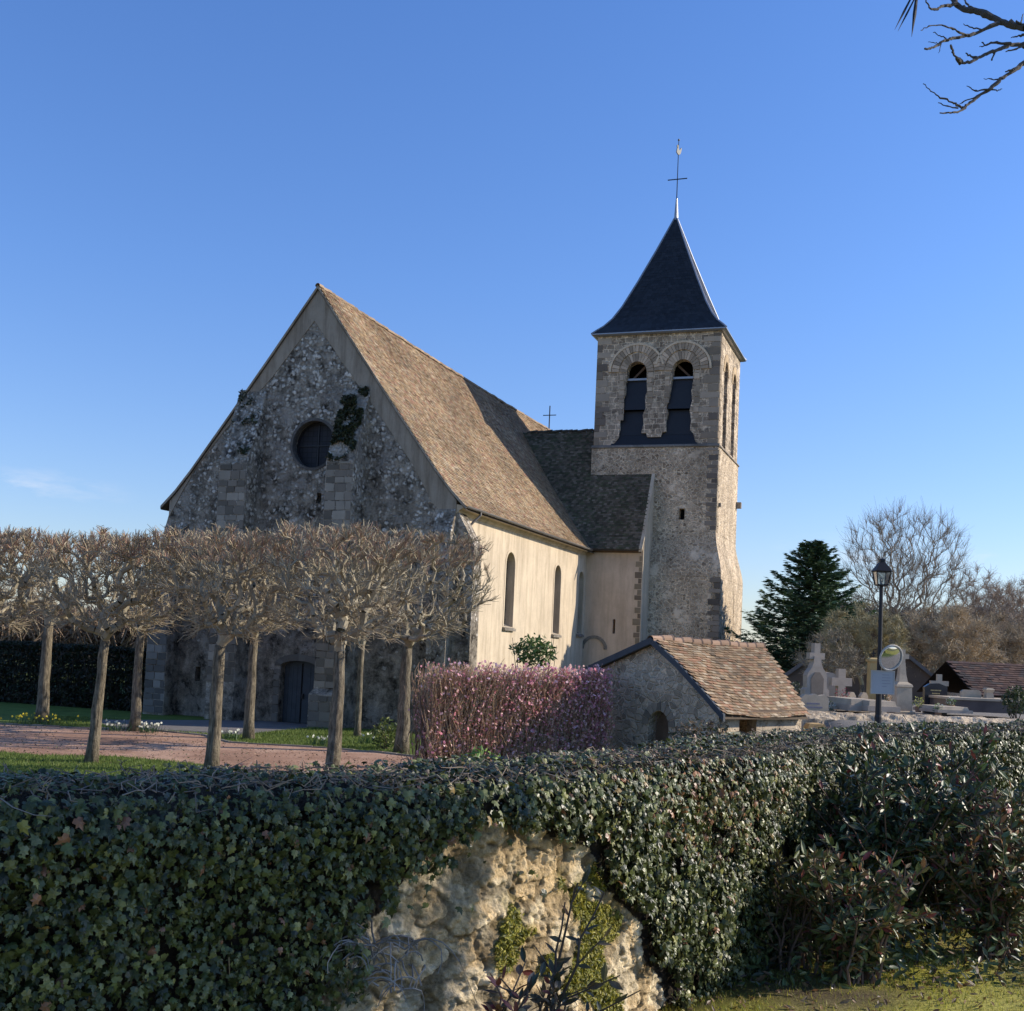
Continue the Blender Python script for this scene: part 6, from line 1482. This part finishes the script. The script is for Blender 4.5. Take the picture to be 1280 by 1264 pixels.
q = atY(700, 1200, 4.5); leafy('dark_leaved_sapling', 'small upright sapling with drooping dark leaves in front of the bare stone', (q[0], 4.5, GN), .84, .17, 7, 14, .030, [(.06, .06, .03), (.085, .08, .04), (.13, .1, .06)], 116, tcol=(.12, .09, .07), tipred=.04)
q = atY(636, 1240, 4.3); leafy('dark_leaved_sapling', 'low dark-leaved shoots at the bottom edge left of the small sapling', (q[0], 4.3, GN), .55, .26, 9, 14, .034, [(.05, .06, .035), (.08, .06, .05)], 117, tcol=(.12, .09, .07), tipred=.25)
q = atY(560, 1240, 4.15); leafy('dark_leaved_sapling', 'reddish low shoots at the bottom edge below the trunk shadow', (q[0], 4.15, GN), .42, .25, 8, 12, .034, [(.09, .06, .05), (.06, .07, .04)], 118, tcol=(.12, .09, .07), tipred=.4)

# mossy verge
r = np.random.default_rng(121); n = 90000
X = r.uniform(.4, 5.5, n); Y = r.uniform(4.4, 9.5, n); k = (side(X, Y) > .02); X, Y = X[k], Y[k]
dn = fbm(np.stack([X*1.3, Y*1.3, X*0], -1), 3, 3); k = r.random(len(X)) < .4+sstep((dn-.26)*9)*.6; X, Y = X[k], Y[k]
b = MB(); blades(b, np.stack([X, Y, np.full(len(X), GN-.005)], 1), .03, r, ((.34, .34, .05), (.42, .4, .06), (.22, .24, .05), (.36, .3, .1)), wd=.0035)
solo(b, 'verge_grass', M['grassblade'], None, None, (2, 6, GN), kind='stuff')
bb_ = MB(); Q = np.stack([r.uniform(-18, -1, 6000), r.uniform(24, 39.5, 6000)], 1); Q = Q[inpoly(Q, pathp) & (fbm(np.c_[Q*.5, Q[:, :1]*0], 3, 12) > .40)]
scatter_leaves(bb_, np.c_[Q, np.full(len(Q), zg+.02)], .035, [(.2, .12, .07), (.12, .08, .05), (.3, .2, .12), (.1, .12, .05)], r, OV, OF, (0, 0, 1.6)); solo(bb_, 'leaf_litter', M['leaf'], None, None, (-9, 32, GC), kind='stuff')
b = MB(); n = 2200; X = r.uniform(.5, 4.5, n); Y = r.uniform(4.8, 8.5, n); k = side(X, Y) > .05; P = np.stack([X[k], Y[k], np.full(k.sum(), GN+.012)], 1)
scatter_leaves(b, P, .022, [(.2, .11, .05), (.28, .17, .08), (.12, .07, .04), (.3, .22, .13)], r, OV, OF, (0, 0, 1.6)); solo(b, 'fallen_leaves', M['leaf'], None, None, (2, 6, GN), kind='stuff')

b = MB(); n = 13000; X = r.uniform(.7, 5.2, n); Y = r.uniform(5.9, 10.5, n); lim = 6.15+.16*(X-1)+.35*(fbm(np.stack([X*2, X*0, X*0], 1), 3, 66)-.4); k = (side(X, Y) > .08) & (Y > lim); n = k.sum()
P = np.stack([X[k], Y[k], GN+.26*r.random(n)**1.4*np.clip((Y[k]-lim[k])*2+.3, 0, 1)], 1)
scatter_leaves(b, P, .032, DG+BR[:2]+[(.14, .09, .05)], r, OV, OF, (.2, -.4, 1.)); solo(b, 'ground_cover', M['ivyleaf'], None, None, (2.5, 7.5, GN), kind='stuff')
# ------------------------------------------------------------------ bare tree whose boughs reach in at the top right; its trunk leans beyond the frame
r = np.random.default_rng(131)
tb = (5.35, 5.15, GN); t = thing('bare_tree', 'leafless tree whose knobbly twigs reach in at the top right corner', 'tree', tb)
trk = [(5.35, 4.72, GN), (5.38, 4.85, -.6), (5.4, 5.05, .6), (5.42, 5.35, 1.6), (5.4, 5.75, 2.5), (5.3, 6.05, 3.3), (5.1, 6.2, 4.2)]
MB().tube(trk, [.085, .075, .068, .062, .055, .05, .035], 10).build('trunk', M['bark'], t, tb, smooth=True)
b = MB(); dk = (.10, .085, .075)
def zpt(a, c, Y): return atY(1080+a*.1582, c*.1582, Y)
BRN = [  # traced twigs: (points in the crop), depth at start and end, radius at start and end
 ([(1264, 220), (1180, 200), (1080, 175), (980, 120), (870, 85), (780, 75), (720, 20), (690, -25)], 6.1, 6.3, .021, .015),
 ([(730, 30), (640, 45), (600, 62), (560, 78), (520, 65), (490, 0)], 6.25, 6.1, .011, .004),
 ([(1060, 185), (930, 240), (860, 275), (800, 285), (700, 305), (650, 315), (570, 360), (540, 385), (480, 385)], 6.15, 5.9, .012, .005),
 ([(810, 282), (750, 255), (690, 220), (590, 198), (510, 205), (450, 240)], 6.0, 5.8, .006, .002),
 ([(930, 240), (850, 220), (785, 188)], 6.1, 6.2, .005, .002), ([(650, 305), (600, 285), (545, 258)], 5.95, 6.0, .004, .002), ([(590, 345), (550, 338), (508, 332)], 5.9, 5.9, .003, .0015), ([(612, 345), (600, 385), (588, 420)], 5.9, 5.9, .003, .0015),
 ([(870, 75), (820, 40), (785, -10)], 6.2, 6.3, .006, .004),
 ([(1264, 355), (1160, 350), (1100, 380), (1030, 405), (950, 430), (900, 460), (850, 490), (780, 500), (735, 470), (700, 410), (685, 355)], 5.9, 5.6, .012, .005),
 ([(770, 497), (750, 482), (730, 455)], 5.7, 5.68, .016, .008),
 ([(1160, 345), (1080, 345), (1010, 335), (960, 360), (930, 335)], 5.85, 5.8, .009, .003), ([(965, 358), (935, 370), (912, 370)], 5.8, 5.8, .004, .002), ([(900, 455), (840, 450), (805, 420)], 5.75, 5.8, .006, .004), ([(1030, 420), (1010, 475)], 5.8, 5.8, .005, .004),
 ([(1264, 360), (1200, 385), (1120, 410)], 5.85, 5.8, .006, .003), ([(1264, 275), (1210, 290), (1160, 300)], 5.9, 5.9, .007, .002), ([(1270, 190), (1240, 190), (1200, 165)], 6.1, 6.1, .006, .004), ([(1240, 185), (1245, 140), (1262, 110)], 6.1, 6.15, .004, .002),
 ([(1290, 480), (1264, 495), (1180, 560), (1080, 630), (1000, 700), (900, 760), (820, 830), (790, 860), (740, 885), (690, 895), (600, 893)], 5.7, 5.4, .013, .0035),
 ([(785, 850), (740, 835), (700, 810), (610, 770), (530, 720), (467, 662)], 5.5, 5.4, .006, .002), ([(745, 855), (660, 840), (585, 812)], 5.45, 5.45, .004, .002), ([(1000, 710), (900, 718), (850, 705), (812, 680)], 5.55, 5.6, .005, .002),
 ([(1100, 620), (1020, 630), (945, 622)], 5.6, 5.65, .004, .0018), ([(880, 770), (790, 800), (755, 822)], 5.5, 5.5, .004, .002), ([(1010, 710), (1050, 718), (1092, 703)], 5.55, 5.5, .004, .002), ([(1180, 550), (1115, 568)], 5.6, 5.6, .006, .003)]
for pts, y0_, y1_, r0_, r1_ in BRN:
    n = len(pts); P = []
    for i, (a, c) in enumerate(pts): P.append(zpt(a, c, y0_+(y1_-y0_)*i/(n-1)))
    P = np.array(P); T = np.linspace(0, n-1, (n-1)*4+1); Q = np.stack([np.interp(T, range(n), P[:, k]) for k in range(3)], 1)
    for _ in range(2): Q[1:-1] = (Q[:-2]+2*Q[1:-1]+Q[2:])/4
    Q[1:-1] += r.normal(0, .0022, (len(Q)-2, 3)); rad = np.linspace(r0_, r1_, len(Q))*.82*(1+.28*np.abs(r.normal(0, 1, len(Q))))
    b.tube(Q, rad, 6, dk)
for e, Y_, j0 in (((1264, 220), 6.1, 5), ((1264, 355), 5.9, 4), ((1290, 480), 5.7, 4)):
    E_ = zpt(*e, Y_); S = np.array(trk[j0]); Q = np.array([S, S*.6+E_*.4+np.array([0, 0, .25]), S*.25+E_*.75+np.array([0, 0, .12]), E_]); b.tube(Q, [.045, .03, .024, .02], 7, dk)
# rest of the crown, out of the frame
Tg = r.normal(0, 1, (110, 3)); Tg /= np.linalg.norm(Tg, axis=1)[:, None]; Tg = Tg*r.random((110, 1))**.4*np.array([1.3, 1.0, 1.1])+np.array([5.6, 6.3, 5.0])
N, par, rad, cnt = colony(trk, Tg, r, .3, .06, .3, .006, 2.3, k0=4); i = np.arange(len(trk), len(N)); b.segs(N[par[i]], N[i], np.minimum(rad[par[i]], rad[i]*1.4), rad[i], 4, dk)
b.build('branches', M['twig'], t, tb, fix=False)
b = MB()
for a0, a1, wd in (((385, -40), (243, 235), .006), ((400, -10), (268, 247), .005), ((420, -60), (376, 292), .010)):
    A = zpt(*a0, 5.6); B = zpt(*a1, 5.5); b.tube([A, A*.5+B*.5, B], [wd*.7, wd, .0008], 5, (.03, .03, .035))
A = zpt(400, -60, 5.6); b.tube([A, A+np.array([.3, .1, .25]), np.array([3.6, 6.0, 3.9]), np.array(trk[-2])], [.006, .01, .02, .03], 5, (.1, .08, .07))
for q in ((385, -40), (400, -10), (420, -60)): b.segs([A], [zpt(*q, 5.6)], .005, .004, 4, (.1, .08, .07))
b.build('hanging_pods', M['twig'], t, tb, fix=False)
# evergreen tree beyond the right edge, whose shade falls on the left of the ivy
et = thing('evergreen_tree', 'dense evergreen tree just beyond the right edge, shading the left end of the ivy', 'tree', (7.3, 4.35, GN)); r = np.random.default_rng(141)
MB().tube([(7.3, 4.35, GN), (7.3, 4.4, 0), (7.28, 4.4, 3.6)], [.14, .11, .04], 8).build('trunk', M['bark'], et, (7.3, 4.35, GN))
b = MB(); P = r.normal(0, 1, (8000, 3)); P /= np.linalg.norm(P, axis=1)[:, None]; P = P*r.random((8000, 1))**.4*np.array([1.1, .95, 1.4])*(.7+.65*fbm(P*2, 2, 5))[:, None]+np.array([7.3, 4.72, 3.2])
scatter_leaves(b, P, .07, DG, r); b.build('crown', M['leaf'], et, (7.3, 4.35, GN), fix=False)

if 'bt' in dir(): pass
